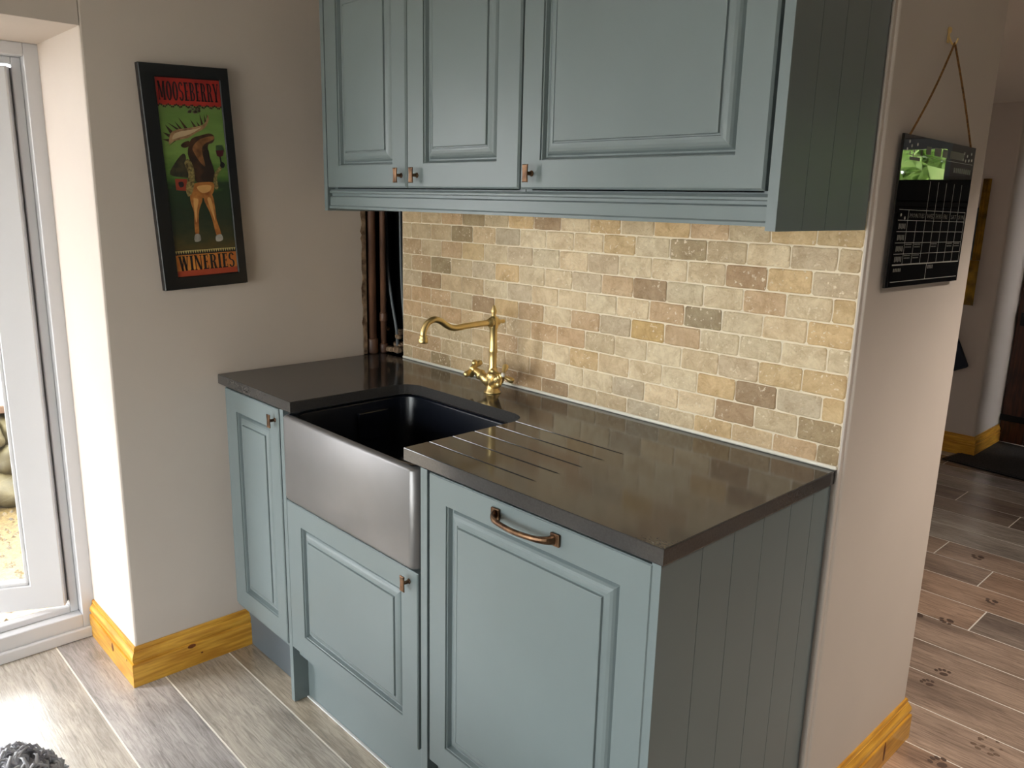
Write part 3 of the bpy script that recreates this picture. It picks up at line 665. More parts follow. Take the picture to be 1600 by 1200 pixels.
# left narrow cabinet
t, ox, oy = base_cab('base_cabinet', 'narrow blue-grey base cabinet against the left wall, beside the sink', 0.002, 0.374)
bm = B(); carcass(bm, 0.004-ox, 0.372-ox, -.566-oy, -.004-oy, .15, .879); obj('carcass', bm, 'blue', t)
obj('filler_strip', boxbm(0.004-ox, 0.040-ox, -.5675-oy, -.5665-oy+.001, .152, .876), 'blue', t)
d = panel_door(t, 0.0425, 0.3705, .181, .876, YD, fl=.070, fr=.050, ox=ox, oy=oy)
knob(d, 0.352, .843, YD, ox, oy, 0)
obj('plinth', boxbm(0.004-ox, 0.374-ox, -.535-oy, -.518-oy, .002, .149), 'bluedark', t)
# sink cabinet
t, ox, oy = base_cab('sink_cabinet', 'blue-grey cabinet with a short raised-panel door under the sink', 0.376, 1.022)
bm = B(); carcass(bm, 0.395-ox, 0.996-ox, -.566-oy, -.004-oy, .15, .628); obj('carcass', bm, 'blue', t)
for (a, b_) in ((0.3745, 0.3925), (0.9975, 1.0205)): obj('end_panel', boxbm(a-ox, b_-ox, -.586-oy, -.004-oy, .002, .878, bev=.001), 'blue', t)
d = panel_door(t, 0.4140-.016, 0.9895, .184, .628, YD, fl=.062+.012, fr=.060, ft=.058, ox=ox, oy=oy)
knob(d, 0.958, .600, YD, ox, oy, 0)
p = obj('plinth', boxbm(0.3935-ox, 0.9965-ox, -.540-oy, -.522-oy, .002, .149), 'blue', t)
obj('sealant_line', boxbm(0.3935-ox, 0.9965-ox, -.547-oy, -.540-oy, .001, .006, bev=.001), 'sealant', p)
# dishwasher cabinet with the boarded end panel
t, ox, oy = base_cab('dishwasher_cabinet', 'tall blue-grey door with a bow handle right of the sink, boarded end panel', 1.023, 1.628)
bm = B(); carcass(bm, 1.028-ox, 1.606-ox, -.560-oy, -.004-oy, .12, .879); obj('carcass', bm, 'blue', t)
d = panel_door(t, 1.031, 1.6095, .184, .876, YD, fl=.057, fr=.062, ft=.058, ox=ox, oy=oy, mould=.042)
bm = B()
for x in (1.2425, 1.4005):
    box(bm, x-.011-ox, x+.011-ox, YD-.006-oy, YD-.0005-oy, .838, .862, bev=.0015)
pts = smooth_path([(1.2425, YD-.004, .850), (1.250, YD-.018, .850), (1.272, YD-.028, .849), (1.3215, YD-.033, .848), (1.371, YD-.028, .849), (1.393, YD-.018, .850), (1.4005, YD-.004, .850)], 5)
ls = []
for i, q in enumerate(pts):
    dd = (pts[min(i+1, len(pts)-1)] - pts[max(i-1, 0)]).normalized(); nrm = Vector((-dd.y, dd.x, 0)); u = abs(i/(len(pts)-1)-.5)*2
    hw = .0055 + .005*u**2; tk = .0045
    q = q - Vector((ox, oy, 0))
    ls.append([q + nrm*(tk*math.cos(2*PI*k/10)) + Vector((0, 0, hw*math.sin(2*PI*k/10))) for k in range(10)])
loops(bm, ls); obj('bow_handle', bm, 'bronze', d, smooth=False)
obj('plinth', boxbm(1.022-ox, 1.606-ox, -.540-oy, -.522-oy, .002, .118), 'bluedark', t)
def side_panel(parent, x1, ys, z0, z1, ox, oy, oz=0, th=.018):
    sp = obj('side_panel', boxbm(x1-th-ox, x1-.004-ox, ys[0]-oy, ys[-1]-oy, z0-oz, z1-oz), 'blue', parent)
    for a, b_ in zip(ys, ys[1:]):
        bm = B(); g = .0013; c = .0008
        poly = [(a+(g if a != ys[0] else 0)/2, -.004), (a+(g if a != ys[0] else 0)/2, -c*0.25), (a+(c if a != ys[0] else .0005), 0), (b_-(c if b_ != ys[-1] else .0005), 0), (b_-(g if b_ != ys[-1] else 0)/2, -c*0.25), (b_-(g if b_ != ys[-1] else 0)/2, -.004)]
        prism(bm, poly, lambda u, v, dd: Vector((x1+v-ox, u-oy, dd)), z0-oz, z1-oz)
        obj('board', bm, 'blue', sp)
side_panel(t, 1.6255, [-.587, -.471, -.372, -.271, -.170, -.079, -.0035], .002, .8795, ox, oy)

# wall cabinets
YU = -0.345; ZU0 = 1.4605; ZU1 = 2.02
def wall_cab(name, label, x0, x1):
    t = thing(name, label, 'cabinet', ((x0+x1)/2, -0.17, 1.44)); return t, (x0+x1)/2, -0.17, 1.44
t, ox, oy, oz = wall_cab('wall_cabinet', 'blue-grey double wall cabinet with two narrow doors above the sink', .228, 1.027)
bm = B(); carcass(bm, .247-ox, 1.026-ox, -.322-oy, -.003-oy, 1.44-oz, 2.03-oz); box(bm, .265-ox, 1.008-ox, -.322-oy, -.011-oy, 2.012-oz, 2.03-oz); obj('carcass', bm, 'blue', t)
obj('end_panel', boxbm(.2285-ox, .2455-ox, -.345-oy, -.003-oy, 1.396-oz, 2.05-oz, bev=.001), 'blue', t)
d = panel_door(t, .2475, .6215, ZU0, ZU1, YU, fl=.060, fr=.058, ft=.060, fb=.058, ox=ox, oy=oy, oz=oz, edge=.004, mould=.041); knob(d, .6005, 1.491, YU, ox, oy, oz)
d = panel_door(t, .6255, 1.0255, ZU0, ZU1, YU, fl=.066, fr=.070, ft=.060, fb=.058, ox=ox, oy=oy, oz=oz, edge=.004, mould=.041); knob(d, .666, 1.491, YU, ox, oy, oz)
t, ox, oy, oz = wall_cab('wall_cabinet', 'blue-grey single wall cabinet with one wide door and boarded end panel', 1.028, 1.632)
bm = B(); carcass(bm, 1.0285-ox, 1.612-ox, -.322-oy, -.003-oy, 1.44-oz, 2.03-oz); box(bm, 1.047-ox, 1.594-ox, -.322-oy, -.011-oy, 2.012-oz, 2.03-oz); obj('carcass', bm, 'blue', t)
d = panel_door(t, 1.0305, 1.6055, ZU0, ZU1, YU, fl=.058, fr=.058, ft=.060, fb=.058, ox=ox, oy=oy, oz=oz, edge=.004, mould=.041); knob(d, 1.0655, 1.492, YU, ox, oy, oz)
side_panel(t, 1.6325, [-.344, -.255, -.171, -.085, -.0035], 1.396, 2.05, ox, oy, oz, th=.019)
bm = B()
poly = [(-.300, 1.455), (-.334, 1.455), (-.338, 1.450), (-.338, 1.446), (-.330, 1.444), (-.330, 1.438), (-.336, 1.435), (-.337, 1.412), (-.340, 1.409), (-.340, 1.403), (-.318, 1.403), (-.318, 1.438), (-.300, 1.438)]
prism(bm, poly, lambda u, v, dd: Vector((dd, u, v)), .2465, 1.6125)
tag(obj('cabinet_pelmet', bm, 'blue'), 'long moulded blue-grey pelmet under the wall cabinet doors', 'pelmet')

# ------------------------------------------------------------------ services in the open corner
def pipe(name, label, cat, pts, r, mat, group=None, extra=None):
    t = thing(name, label, cat, pts[0], group); p0 = Vector(pts[0])
    bm = B(); tube(bm, [Vector(p)-p0 for p in pts], r, 12)
    obj('run', bm, mat, t, smooth=True)
    for (c, rr, h) in (extra or []):
        bm = B(); lathe(bm, [(rr*.9, 0), (rr, .003), (rr, h-.003), (rr*.9, h)], 14, c=Vector(c)-p0); obj('fitting', bm, mat, t, smooth=True)
pipe('service_pipe', 'thick brown painted pipe in the open corner, nearest the left wall', 'pipe', [(-.006, -.034, .9105), (-.006, -.034, 2.19)], .0145, 'pipe', extra=[((-.006, -.034, .912), .019, .05)])
pipe('service_pipe', 'thinner brown pipe between the thick pipe and the cables in the open corner', 'pipe', [(.006, .004, .9105), (.006, .004, 2.19)], .0105, 'pipe', extra=[((.006, .004, .912), .015, .03), ((.006, .004, 1.02), .0135, .03)])
pipe('electric_cable', 'grey cable slanting down across the dark open corner', 'cable', [Vector(p) for p in smooth_path([(-.012, .03, 2.19), (-.013, .03, 1.55), (-.010, .03, 1.30), (-.004, .03, 1.20), (.022, .03, 1.08), (.046, .03, .99), (.052, .03, .9105)], 5)], .0052, 'cable')
pipe('electric_cable', 'grey cable hanging straight beside the travertine tile edge', 'cable', [Vector(p) for p in smooth_path([(.030, .060, 2.19), (.030, .060, 1.40), (.036, .060, 1.15), (.050, .060, 1.02), (.064, .060, .9105)], 5)], .0048, 'cable')
bm = B()
for k in range(26):
    c = Vector((rnd.uniform(-.03, .09), rnd.uniform(.0, .09), .914 + rnd.uniform(0, .03) + .05*(rnd.random() > .7))); r = rnd.uniform(.006, .018)
    b2_ = rock(r, r*.8, r*.6, k+100); me_ = bpy.data.meshes.new('tmp'); bmesh.ops.translate(b2_, verts=b2_.verts, vec=c); b2_.to_mesh(me_); b2_.free(); bm.from_mesh(me_); bpy.data.meshes.remove(me_)
tag(obj('plaster_rubble', bm, 'rubble'), 'crumbled plaster and mortar at the foot of the corner pipes', 'rubble', kind='stuff')

# ------------------------------------------------------------------ framed sign on the left wall
def stroke_glyph(ch):
    """slab-serif letters as quads in a unit box; returns (width, list of polygons)"""
    T, t = .26, .10; P = []
    def vbar(x, w, y0=0, y1=1): P.append([(x, y0), (x+w, y0), (x+w, y1), (x, y1)])
    def hbar(x0, x1, y, h): P.append([(x0, y), (x1, y), (x1, y+h), (x0, y+h)])
    def serif(x, w): hbar(x-.07, x+w+.07, 0, .06); hbar(x-.07, x+w+.07, .94, .06)
    def diag(xa, ya, xb, yb2, w): P.append([(xa, ya), (xa+w, ya), (xb+w, yb2), (xb, yb2)])
    def arc(cx, cy, rx, ry, a0, a1, wx, wy, n=9):
        for k in range(n):
            p = a0+(a1-a0)*k/n; q = a0+(a1-a0)*(k+1)/n
            P.append([(cx+rx*math.cos(p), cy+ry*math.sin(p)), (cx+rx*math.cos(q), cy+ry*math.sin(q)), (cx+(rx-wx)*math.cos(q), cy+(ry-wy)*math.sin(q)), (cx+(rx-wx)*math.cos(p), cy+(ry-wy)*math.sin(p))])
    if ch == 'O': arc(.40, .5, .40, .52, 0, 2*PI, T, .09, 18); W = .80
    elif ch == 'M': vbar(.06, .10); vbar(.72, T); hbar(0, .22, 0, .06); hbar(.66, 1.04, 0, .06); diag(.06, 1, .40, .12, .24); diag(.44, .12, .74, 1, .10); hbar(0, .2, .94, .06); hbar(.74, 1.04, .94, .06); W = 1.04
    elif ch == 'W': diag(.06, 1, .28, 0, .24); diag(.34, 0, .52, 1, .10); diag(.48, 1, .70, 0, .24); diag(.78, 0, .96, 1, .10); hbar(0, .36, .94, .06); hbar(.44, .74, .94, .06); hbar(.88, 1.14, .94, .06); W = 1.14
    elif ch == 'I': vbar(.08, T); serif(.08, T); W = .42
    elif ch == 'N': vbar(.08, .10); vbar(.70, .10); diag(.06, 1, .56, 0, .24); hbar(0, .26, 0, .06); hbar(.62, .88, .94, .06); hbar(0, .2, .94, .06); W = .88
    elif ch == 'E': vbar(.08, T); hbar(.0, .62, 0, .07); hbar(.0, .60, .93, .07); hbar(.3, .5, .48, .06); vbar(.55, .07, .0, .24); vbar(.53, .07, .78, 1); vbar(.47, .05, .4, .62); W = .66
    elif ch == 'B': vbar(.08, T); hbar(0, .4, 0, .06); hbar(0, .4, .94, .06); hbar(.3, .4, .48, .06); arc(.38, .745, .34, .255, -PI/2, PI/2, .22, .06); arc(.40, .26, .38, .26, -PI/2, PI/2, .24, .06); W = .78
    elif ch == 'R': vbar(.08, T); hbar(0, .42, 0, .06); hbar(0, .4, .94, .06); hbar(.3, .4, .46, .06); arc(.38, .73, .36, .27, -PI/2, PI/2, .23, .06); diag(.40, .48, .54, 0, .24); hbar(.5, .86, 0, .06); W = .84
    elif ch == 'S': arc(.34, .74, .33, .27, .1*PI, 1.5*PI, .2, .08); arc(.34, .26, .34, .28, -.9*PI, .5*PI, .2, .08); W = .70
    elif ch == 'Y': diag(.04, 1, .30, .42, .24); diag(.46, .42, .72, 1, .10); vbar(.30, .25, 0, .46); hbar(-.02, .34, .94, .06); hbar(.62, .88, .94, .06); hbar(.22, .64, 0, .06); W = .86
    else: W = .3
    return W, P
def sign():
    W_, H_, t = .243, .598, .022
    s = thing('framed_sign', 'tall black-framed winery sign with a moose, hung crooked on the left wall', 'picture', (0.001, -.6255, 1.4725))
    s.rotation_euler = (math.radians(2.8), 0, 0)
    pw, ph = .176, .530; px, pz = 0.007, 0.0005
    def F(u, v, d): return Vector((d, (u-.5)*pw + px, (v-.5)*ph + pz))
    bm = B()
    fw = (W_-pw)/2
    yL, yR, zB, zT = -W_/2, W_/2, -H_/2, H_/2
    iL, iR, iB, iT = -pw/2+px, pw/2+px, -ph/2+pz, ph/2+pz
    loops(bm, [[(d, a, c) for a, c in ((y0, z0), (y1, z0), (y1, z1), (y0, z1))] for (d, y0, y1, z0, z1) in
        ((0, yL, yR, zB, zT), (t-.002, yL, yR, zB, zT), (t, yL+.002, yR-.002, zB+.002, zT-.002), (t, iL-.002, iR+.002, iB-.002, iT+.002), (t-.004, iL, iR, iB, iT), (t-.006, iL, iR, iB, iT))])
    obj('frame', bm, 'black_frame', s)
    d0 = t-.0058
    def flat(name, polys, mat, dz, parent=s, h=.0002):
        bm = B()
        for q in polys: prism(bm, q, F, d0+dz-h, d0+dz)
        return obj(name, bm, mat, parent)
    def rect(u0, u1, v0, v1): return [(u0, v0), (u1, v0), (u1, v1), (u0, v1)]
    g = flat('landscape_print', [rect(0, 1, .138, .868)], 'landscape', .0004)
    flat('title_band', [rect(0, 1, .868, 1)], 'red', .0004)
    flat('border_band', [rect(0, 1, .113, .138)], 'black', .0004)
    flat('border_teeth', [[(k/26, .136), ((k+1)/26, .136), ((k+.5)/26, .118)] for k in range(26)], 'cream', .0006)
    flat('lower_band', [rect(0, 1, .03, .113)], 'orange', .0004)
    flat('lower_edge', [rect(0, 1, 0, .03)], 'red2', .0004)
    def word(txt, u0, u1, v0, v1, name):
        gl = [stroke_glyph(c) for c in txt]; gap = .10; tot = sum(w for w, _ in gl) + gap*(len(gl)-1); k = (u1-u0)/tot; x = 0; polys = []
        for w, P in gl:
            polys += [[(u0 + (x+a)*k, v0 + b_*(v1-v0)) for a, b_ in q] for q in P]; x += w+gap
        flat(name, polys, 'black', .0007)
    word('MOOSEBERRY', .03, .975, .892, .982, 'title_lettering')
    word('WINERIES', .035, .965, .030, .108, 'lower_lettering')
    A = dict(
    palm=[(0.104, 0.677), (0.14, 0.728), (0.245, 0.749), (0.38, 0.757), (0.533, 0.765), (0.655, 0.776), (0.72, 0.794), (0.766, 0.828), (0.773, 0.81), (0.752, 0.789), (0.684, 0.759), (0.557, 0.738), (0.466, 0.72), (0.406, 0.709), (0.31, 0.702), (0.191, 0.693)],
    palm_light=[(0.162, 0.701), (0.205, 0.729), (0.325, 0.743), (0.529, 0.754), (0.635, 0.765), (0.524, 0.741), (0.401, 0.723), (0.281, 0.712)],
    tines=[(0.14, 0.728), (0.076, 0.773), (0.18, 0.742), (0.245, 0.749), (0.107, 0.785), (0.282, 0.753), (0.289, 0.753), (0.228, 0.79), (0.329, 0.755), (0.37, 0.756), (0.291, 0.81), (0.417, 0.759), (0.519, 0.762), (0.473, 0.802), (0.56, 0.766), (0.589, 0.769), (0.57, 0.793), (0.623, 0.771), (0.638, 0.776), (0.631, 0.831), (0.674, 0.78), (0.697, 0.787), (0.702, 0.83), (0.727, 0.795), (0.739, 0.791), (0.743, 0.832), (0.772, 0.805), (0.122, 0.708), (0.029, 0.735), (0.142, 0.725), (0.111, 0.688), (0.01, 0.7), (0.124, 0.703), (0.104, 0.677), (0.021, 0.662), (0.157, 0.688), (0.191, 0.693), (0.083, 0.664), (0.226, 0.697)],
    ear=[(0.282, 0.671), (0.338, 0.688), (0.424, 0.694), (0.404, 0.668), (0.328, 0.66)],
    head=[(0.42, 0.683), (0.48, 0.71), (0.62, 0.724), (0.744, 0.734), (0.82, 0.725), (0.826, 0.701), (0.779, 0.685), (0.725, 0.679), (0.706, 0.653), (0.726, 0.61), (0.757, 0.568), (0.777, 0.525), (0.729, 0.487), (0.604, 0.48), (0.468, 0.486), (0.441, 0.526), (0.416, 0.579), (0.377, 0.631)],
    head_light=[(0.463, 0.663), (0.597, 0.705), (0.809, 0.721), (0.813, 0.704), (0.656, 0.679), (0.609, 0.642), (0.635, 0.568), (0.556, 0.589), (0.485, 0.632)],
    beard=[(0.605, 0.632), (0.706, 0.653), (0.726, 0.61), (0.767, 0.546), (0.73, 0.49), (0.606, 0.485), (0.547, 0.515), (0.631, 0.557)],
    jacket=[(0.064, 0.528), (0.149, 0.58), (0.283, 0.628), (0.34, 0.621), (0.335, 0.569), (0.409, 0.514), (0.24, 0.513)],
    fringe=[(0.307, 0.585), (0.39, 0.602), (0.452, 0.537), (0.39, 0.441), (0.306, 0.415), (0.289, 0.464), (0.353, 0.527)],
    bag=[(0.131, 0.505), (0.321, 0.504), (0.295, 0.442), (0.133, 0.448)],
    bag_spot=[(0.18, 0.486), (0.248, 0.489), (0.257, 0.468), (0.195, 0.462)],
    arm=[(0.767, 0.525), (0.873, 0.567), (0.905, 0.557), (0.808, 0.512), (0.815, 0.459), (0.768, 0.447), (0.745, 0.482)],
    hand=[(0.879, 0.565), (0.906, 0.591), (0.958, 0.578), (0.934, 0.559)],
    glass=[(0.838, 0.674), (0.952, 0.678), (0.969, 0.643), (0.941, 0.621), (0.888, 0.613), (0.845, 0.621), (0.828, 0.642)],
    wine=[(0.836, 0.648), (0.964, 0.65), (0.941, 0.621), (0.888, 0.614), (0.845, 0.621)],
    stem=[(0.882, 0.616), (0.903, 0.616), (0.916, 0.578), (0.894, 0.578)],
    belly=[(0.413, 0.475), (0.536, 0.485), (0.728, 0.484), (0.743, 0.454), (0.709, 0.427), (0.658, 0.412), (0.543, 0.405), (0.438, 0.403), (0.359, 0.42)],
    belly_light=[(0.459, 0.462), (0.601, 0.472), (0.697, 0.466), (0.66, 0.439), (0.535, 0.431)],
    leg1=[(0.363, 0.431), (0.534, 0.408), (0.459, 0.343), (0.433, 0.289), (0.414, 0.217), (0.358, 0.215), (0.36, 0.279), (0.372, 0.334), (0.337, 0.388)],
    leg2=[(0.554, 0.405), (0.696, 0.422), (0.725, 0.339), (0.731, 0.284), (0.785, 0.206), (0.705, 0.204), (0.667, 0.274), (0.629, 0.33)],
    leg1_light=[(0.387, 0.404), (0.464, 0.397), (0.424, 0.344), (0.394, 0.279), (0.382, 0.312)],
    leg2_light=[(0.61, 0.396), (0.668, 0.401), (0.695, 0.334), (0.705, 0.279), (0.678, 0.307)],
    hoof1=[(0.351, 0.216), (0.424, 0.216), (0.431, 0.184), (0.335, 0.18)],
    hoof2=[(0.694, 0.204), (0.782, 0.209), (0.798, 0.179), (0.691, 0.174)])
    A['tines'] = [A['tines'][i:i+3] for i in range(0, 39, 3)]
    mats = dict(palm='tan', palm_light='tanlight', tines='dbrown', ear='dbrown', head='dbrown', head_light='brown', beard='beard', jacket='olive', fringe='fringe', bag='pouch', bag_spot='black', arm='fringe', hand='black', glass='glass', wine='wine', stem='black', belly='amber', belly_light='amberlight', leg1='amber', leg2='amber', leg1_light='amberlight', leg2_light='amberlight', hoof1='hoof', hoof2='hoof')
    order = ['tines', 'palm', 'palm_light', 'ear', 'jacket', 'head', 'beard', 'head_light', 'bag', 'bag_spot', 'leg1', 'leg2', 'leg1_light', 'leg2_light', 'hoof1', 'hoof2', 'belly', 'belly_light', 'fringe', 'arm', 'glass', 'wine', 'stem', 'hand']
    bm = B(); mi = {}; me = None; names = []
    for k, nme in enumerate(order):
        P = A[nme]; P = P if isinstance(P[0], list) else [P]
        if nme not in ('tines', 'bag', 'stem', 'wine', 'glass'):
            rr_ = []
            for q in P:
                n_ = len(q); c_ = smooth_path([(*q[(i-1) % n_], 0) for i in range(n_+3)], 3)[3:3+3*n_]; rr_.append([(v.x, v.y) for v in c_])
            P = rr_
        m_ = mats[nme]
        if m_ not in names: names.append(m_)
        for q in P:
            n0 = len(bm.faces); prism(bm, q, F, d0+.0005, d0+.0007+.00004*k)
            bm.faces.ensure_lookup_table()
            for f in bm.faces[n0:]: f.material_index = names.index(m_)
    o = obj('moose_figure', bm, None, s)
    for n_ in names: o.data.materials.append(M[n_])
    # vine with grapes below the title
    bm = B()
    for k in range(40):
        u = .01 + .98*k/39; v = .866 + .006*math.sin(k*1.3)
        q = [(u + .013*math.cos(2*PI*j/6), v + .0055*math.sin(2*PI*j/6)) for j in range(6)]; prism(bm, q, F, d0+.0004, d0+.0008)
    obj('vine', bm, 'vine', s)
    bm = B()
    for k in range(16):
        u = .54 + rnd.uniform(-.10, .10); v = .850 + rnd.uniform(-.018, .012)*(1.3 if abs(u-.54) < .04 else .7)
        prism(bm, [(u + .02*math.cos(2*PI*j/8), v + .0066*math.sin(2*PI*j/8)) for j in range(8)], F, d0+.0004, d0+.0009)
    obj('grape_cluster', bm, 'grape', s)
sign()

# ------------------------------------------------------------------ wall planner on twine
def text_mesh(name, s, size, mat, parent, F):
    cu = bpy.data.curves.new('t', 'FONT'); cu.body = s; cu.size = size; cu.resolution_u = 1
    o = bpy.data.objects.new('t', cu); COL.objects.link(o)
    dg = bpy.context.evaluated_depsgraph_get(); me = bpy.data.meshes.new_from_object(o.evaluated_get(dg))
    bpy.data.objects.remove(o); bpy.data.curves.remove(cu)
    for v in me.vertices: v.co = F(v.co.x, v.co.y)
    me.materials.append(M[mat]); me.name = name
    return link(name, me, parent)
def planner():
    XW = 1.6465
    s = thing('wall_planner', 'glossy black week planner board hanging by twine on the wall end', 'planner', (XW, .270, 1.4285))
    W_, H_, t = .405, .296, .0055
    rot = Matrix.Rotation(math.radians(-0.6), 3, 'X')
    # sheared slightly like the hanging board: rotate in its own plane
    def F(u, v, d=.0): return rot @ Vector((d, (u-.5)*W_, (v-.5)*H_))
    x0 = .004
    bm = B(); prism(bm, [(0, 0), (1, 0), (1, 1), (0, 1)], lambda u, v, d: F(u, v, d), x0, x0+t)
    bmesh.ops.bevel(bm, geom=list(bm.edges), offset=.0006, segments=1, affect='EDGES')
    obj('board', bm, 'acrylic', s)
    xs = x0+t
    def quad(bm, u0, u1, v0, v1, h=.0002): prism(bm, [(u0, v0), (u1, v0), (u1, v1), (u0, v1)], lambda u, v, d: F(u, v, d), xs-.0001, xs+h)
    bm = B(); lw, lh = .0022, .0030
    hs = [.515, .455, .385, .320, .255, .192, .130]
    for v in [.52, .45, .375, .30, .225, .155]: quad(bm, .05, .975, v-lh/2, v+lh/2)
    cols = [.17 + .115*k for k in range(8)]
    for u in cols[1:-1]: quad(bm, u-lw/2, u+lw/2, .155, .72 if u > .3 else .45)
    for u in (.17, .975): quad(bm, u-lw/2, u+lw/2, .155, .52)
    quad(bm, .05, .975, .148, .152); quad(bm, .05, .975, .035, .039); quad(bm, .50, .503, .039, .148); quad(bm, .05, .975, .872, .875)
    tag(obj('grid_lines', bm, 'white_print', s), kind='stuff')
    for k, d in enumerate(('MON', 'TUES', 'WED', 'THURS', 'FRI', 'SAT', 'SUN')):
        text_mesh('day_lettering', d, 1.0, 'grey_print', s, lambda a, b_, k=k, d=d: F(.185 + .115*k + a*.095/(len(d)*.68), .468 + b_*.045, xs+.0004))
    bm = B()  # name blocks, hand-written entries and corner dots
    for v in (.41, .335, .26, .19): 
        for j in range(5): quad(bm, .068 + .018*j, .080 + .018*j, v-.018 + .004*(j % 2), v+.018)
    for (c, v) in ((0, .275), (1, .275), (3, .275), (5, .275), (6, .275), (0, .20), (1, .20)):
        for j in range(6): quad(bm, .182 + .115*c + .014*j, .191 + .115*c + .014*j, v+.010, v+.018); quad(bm, .184 + .115*c + .013*j, .192 + .115*c + .013*j, v-.008, v)
    for j in range(5): quad(bm, .07 + .02*j, .083 + .02*j, .105, .128); 
    for j in range(4): quad(bm, .52 + .02*j, .533 + .02*j, .112, .138)
    tag(obj('entries', bm, 'grey_print', s), kind='stuff')
    bm = B()
    for j, w in enumerate((.06, .09, .07, .11, .10)): quad(bm, .29 + .11*j, .29 + .11*j + w, .892, .945)
    quad(bm, .09, .22, .842, .862); 
    for j in range(9): quad(bm, .70 + .03*j, .722 + .03*j, .80, .835)
    tag(obj('title_blocks', bm, 'grey_print', s), kind='stuff')
    bm = B()
    for u, v in ((.07, .955), (.05, .905), (.10, .93), (.14, .90), (.17, .945), (.09, .885), (.13, .875), (.83, .945), (.88, .93), (.94, .95), (.86, .895), (.91, .90), (.955, .905), (.82, .90), (.08, .485), (.13, .465)):
        prism(bm, [(u + .008*math.cos(2*PI*j/8), v + .011*math.sin(2*PI*j/8)) for j in range(8)], lambda a, b_, d: F(a, b_, d), xs-.0001, xs+.0003)
    tag(obj('paw_dots', bm, 'white_print', s), kind='stuff')
    hk = Vector((.0115, -.016, .336))
    bm = B()
    for u in (.05, .95):
        a = F(u, .965, x0 + .003)
        pts = [a.lerp(hk, k/10) + Vector((.003*math.sin(PI*k/10), 0, -.004*math.sin(PI*k/10))) for k in range(11)]
        tube(bm, pts, .0021, 7)
    obj('twine', bm, 'cord', s)
    h = thing('wall_hook', 'small brass picture hook holding the planner twine', 'hook', (1.643, .2540, 1.776))
    bm = B(); lathe(bm, [(.0065, .0003), (.007, .002), (.005, .005), (0, .006)], 14, c=(0, 0, .014), axis=(1, 0, 0)); box(bm, .0003, .0025, -.005, .005, -.010, .012, bev=.0008)
    obj('back_plate', bm, 'brass', h, smooth=False)
    bm = B(); tube(bm, smooth_path([(.0015, 0, .004), (.006, 0, -.006), (.011, 0, -.0135), (.017, 0, -.012), (.020, 0, -.003)], 4), .0020, 8); obj('hook', bm, 'brass', h, smooth=True)
planner()

# ------------------------------------------------------------------ hall beyond
dh = tag(bpy.data.objects.new('door_2', None), kind='structure'); COL.objects.link(dh); dh.location = (0.88, 4.09, 0)
for k in range(6): obj('plank', boxbm(.005 + .142*k, .005 + .142*k + .139, .0, .03, .012, 1.97, bev=.003), 'door_wood', dh)
for z in (.17, 1.55): obj('strap_hinge', boxbm(.0, .42, -.006, 0, z-.02, z+.02, bev=.002), 'iron', dh)
obj('latch', boxbm(.03, .075, -.03, 0, .76, .84, bev=.004), 'iron', dh)
tag(obj('wall_behind_door', boxbm(0.6, 2.0, 4.125, 4.2, -0.04, CEIL), 'wall'), kind='structure')
tl = thing('hanging_towel', 'mustard and slate patterned cloth hanging on the dark hall wall', 'towel', (.52, 3.63, .9))
def cloth(x0, x1, z0, z1, mat, name, y=-.02):
    bm = B(); n = 22; top = [];
    f = lambda k, z: y - .008*math.sin(k*.9) - .004*math.sin(k*2.3 + z*4)
    fr = [[bm.verts.new((x0 + (x1-x0)*k/n, f(k, z), z)) for k in range(n+1)] for z in (z0, z0+(z1-z0)*.33, z0+(z1-z0)*.66, z1)]
    bk = [[bm.verts.new((v.co.x, v.co.y + .004, v.co.z)) for v in r] for r in fr]
    for R_, fl in ((fr, 0), (bk, 1)):
        for a, b_ in zip(R_, R_[1:]):
            for k in range(n): bm.faces.new((a[k], a[k+1], b_[k+1], b_[k]))
    for k in range(n): bm.faces.new((fr[0][k], bk[0][k], bk[0][k+1], fr[0][k+1])); bm.faces.new((fr[-1][k], fr[-1][k+1], bk[-1][k+1], bk[-1][k]))
    for a, b_ in zip(range(3), range(1, 4)):
        for k in (0, n): bm.faces.new((fr[a][k], fr[b_][k], bk[b_][k], bk[a][k]))
    return obj(name, bm, mat, tl, smooth=True)
cloth(-.20, .250, 0, .26, 'mustard', 'lower_band'); cloth(-.20, .205, .262, .56, 'slate_fabric', 'cloth', -.018); cloth(.206, .250, .262, .72, 'mustard', 'side_band', -.018)
bm = B(); tube(bm, [(.0, -.02, .58), (0, -.02, .70)], .004, 6); obj('loop', bm, 'cord', tl)
fb = thing('fabric_bag', 'flat navy bag hanging tilted low on the dark hall wall', 'bag', (.60, 3.6115, .62))
o = obj('body', boxbm(-.14, .14, -.018, .018, -.16, .16, bev=.012), 'navy', fb); o.rotation_euler = (0, math.radians(-26), 0)
bm = B(); tube(bm, smooth_path([(-.10, 0, .12), (-.08, 0, .20), (-.03, 0, .235), (.02, 0, .19)], 5), .005, 6); obj('strap', bm, 'navy', fb)
bm = B(); box(bm, -.46, .46, -.33, .33, .0005, .012, bev=.004)
dm = thing('doormat', 'charcoal doormat on the dark hall floor before the wooden door', 'mat', (1.30, 3.70, 0)); dm.rotation_euler = (0, 0, -.13)
obj('pile', bm, 'mat', dm)
bm = B()
for q in ((-.475, -.46, -.345, .345), (.46, .475, -.345, .345), (-.46, .46, -.345, -.33), (-.46, .46, .33, .345)): box(bm, q[0], q[1], q[2], q[3], .0005, .009, bev=.002)
obj('edging', bm, 'iron', dm)
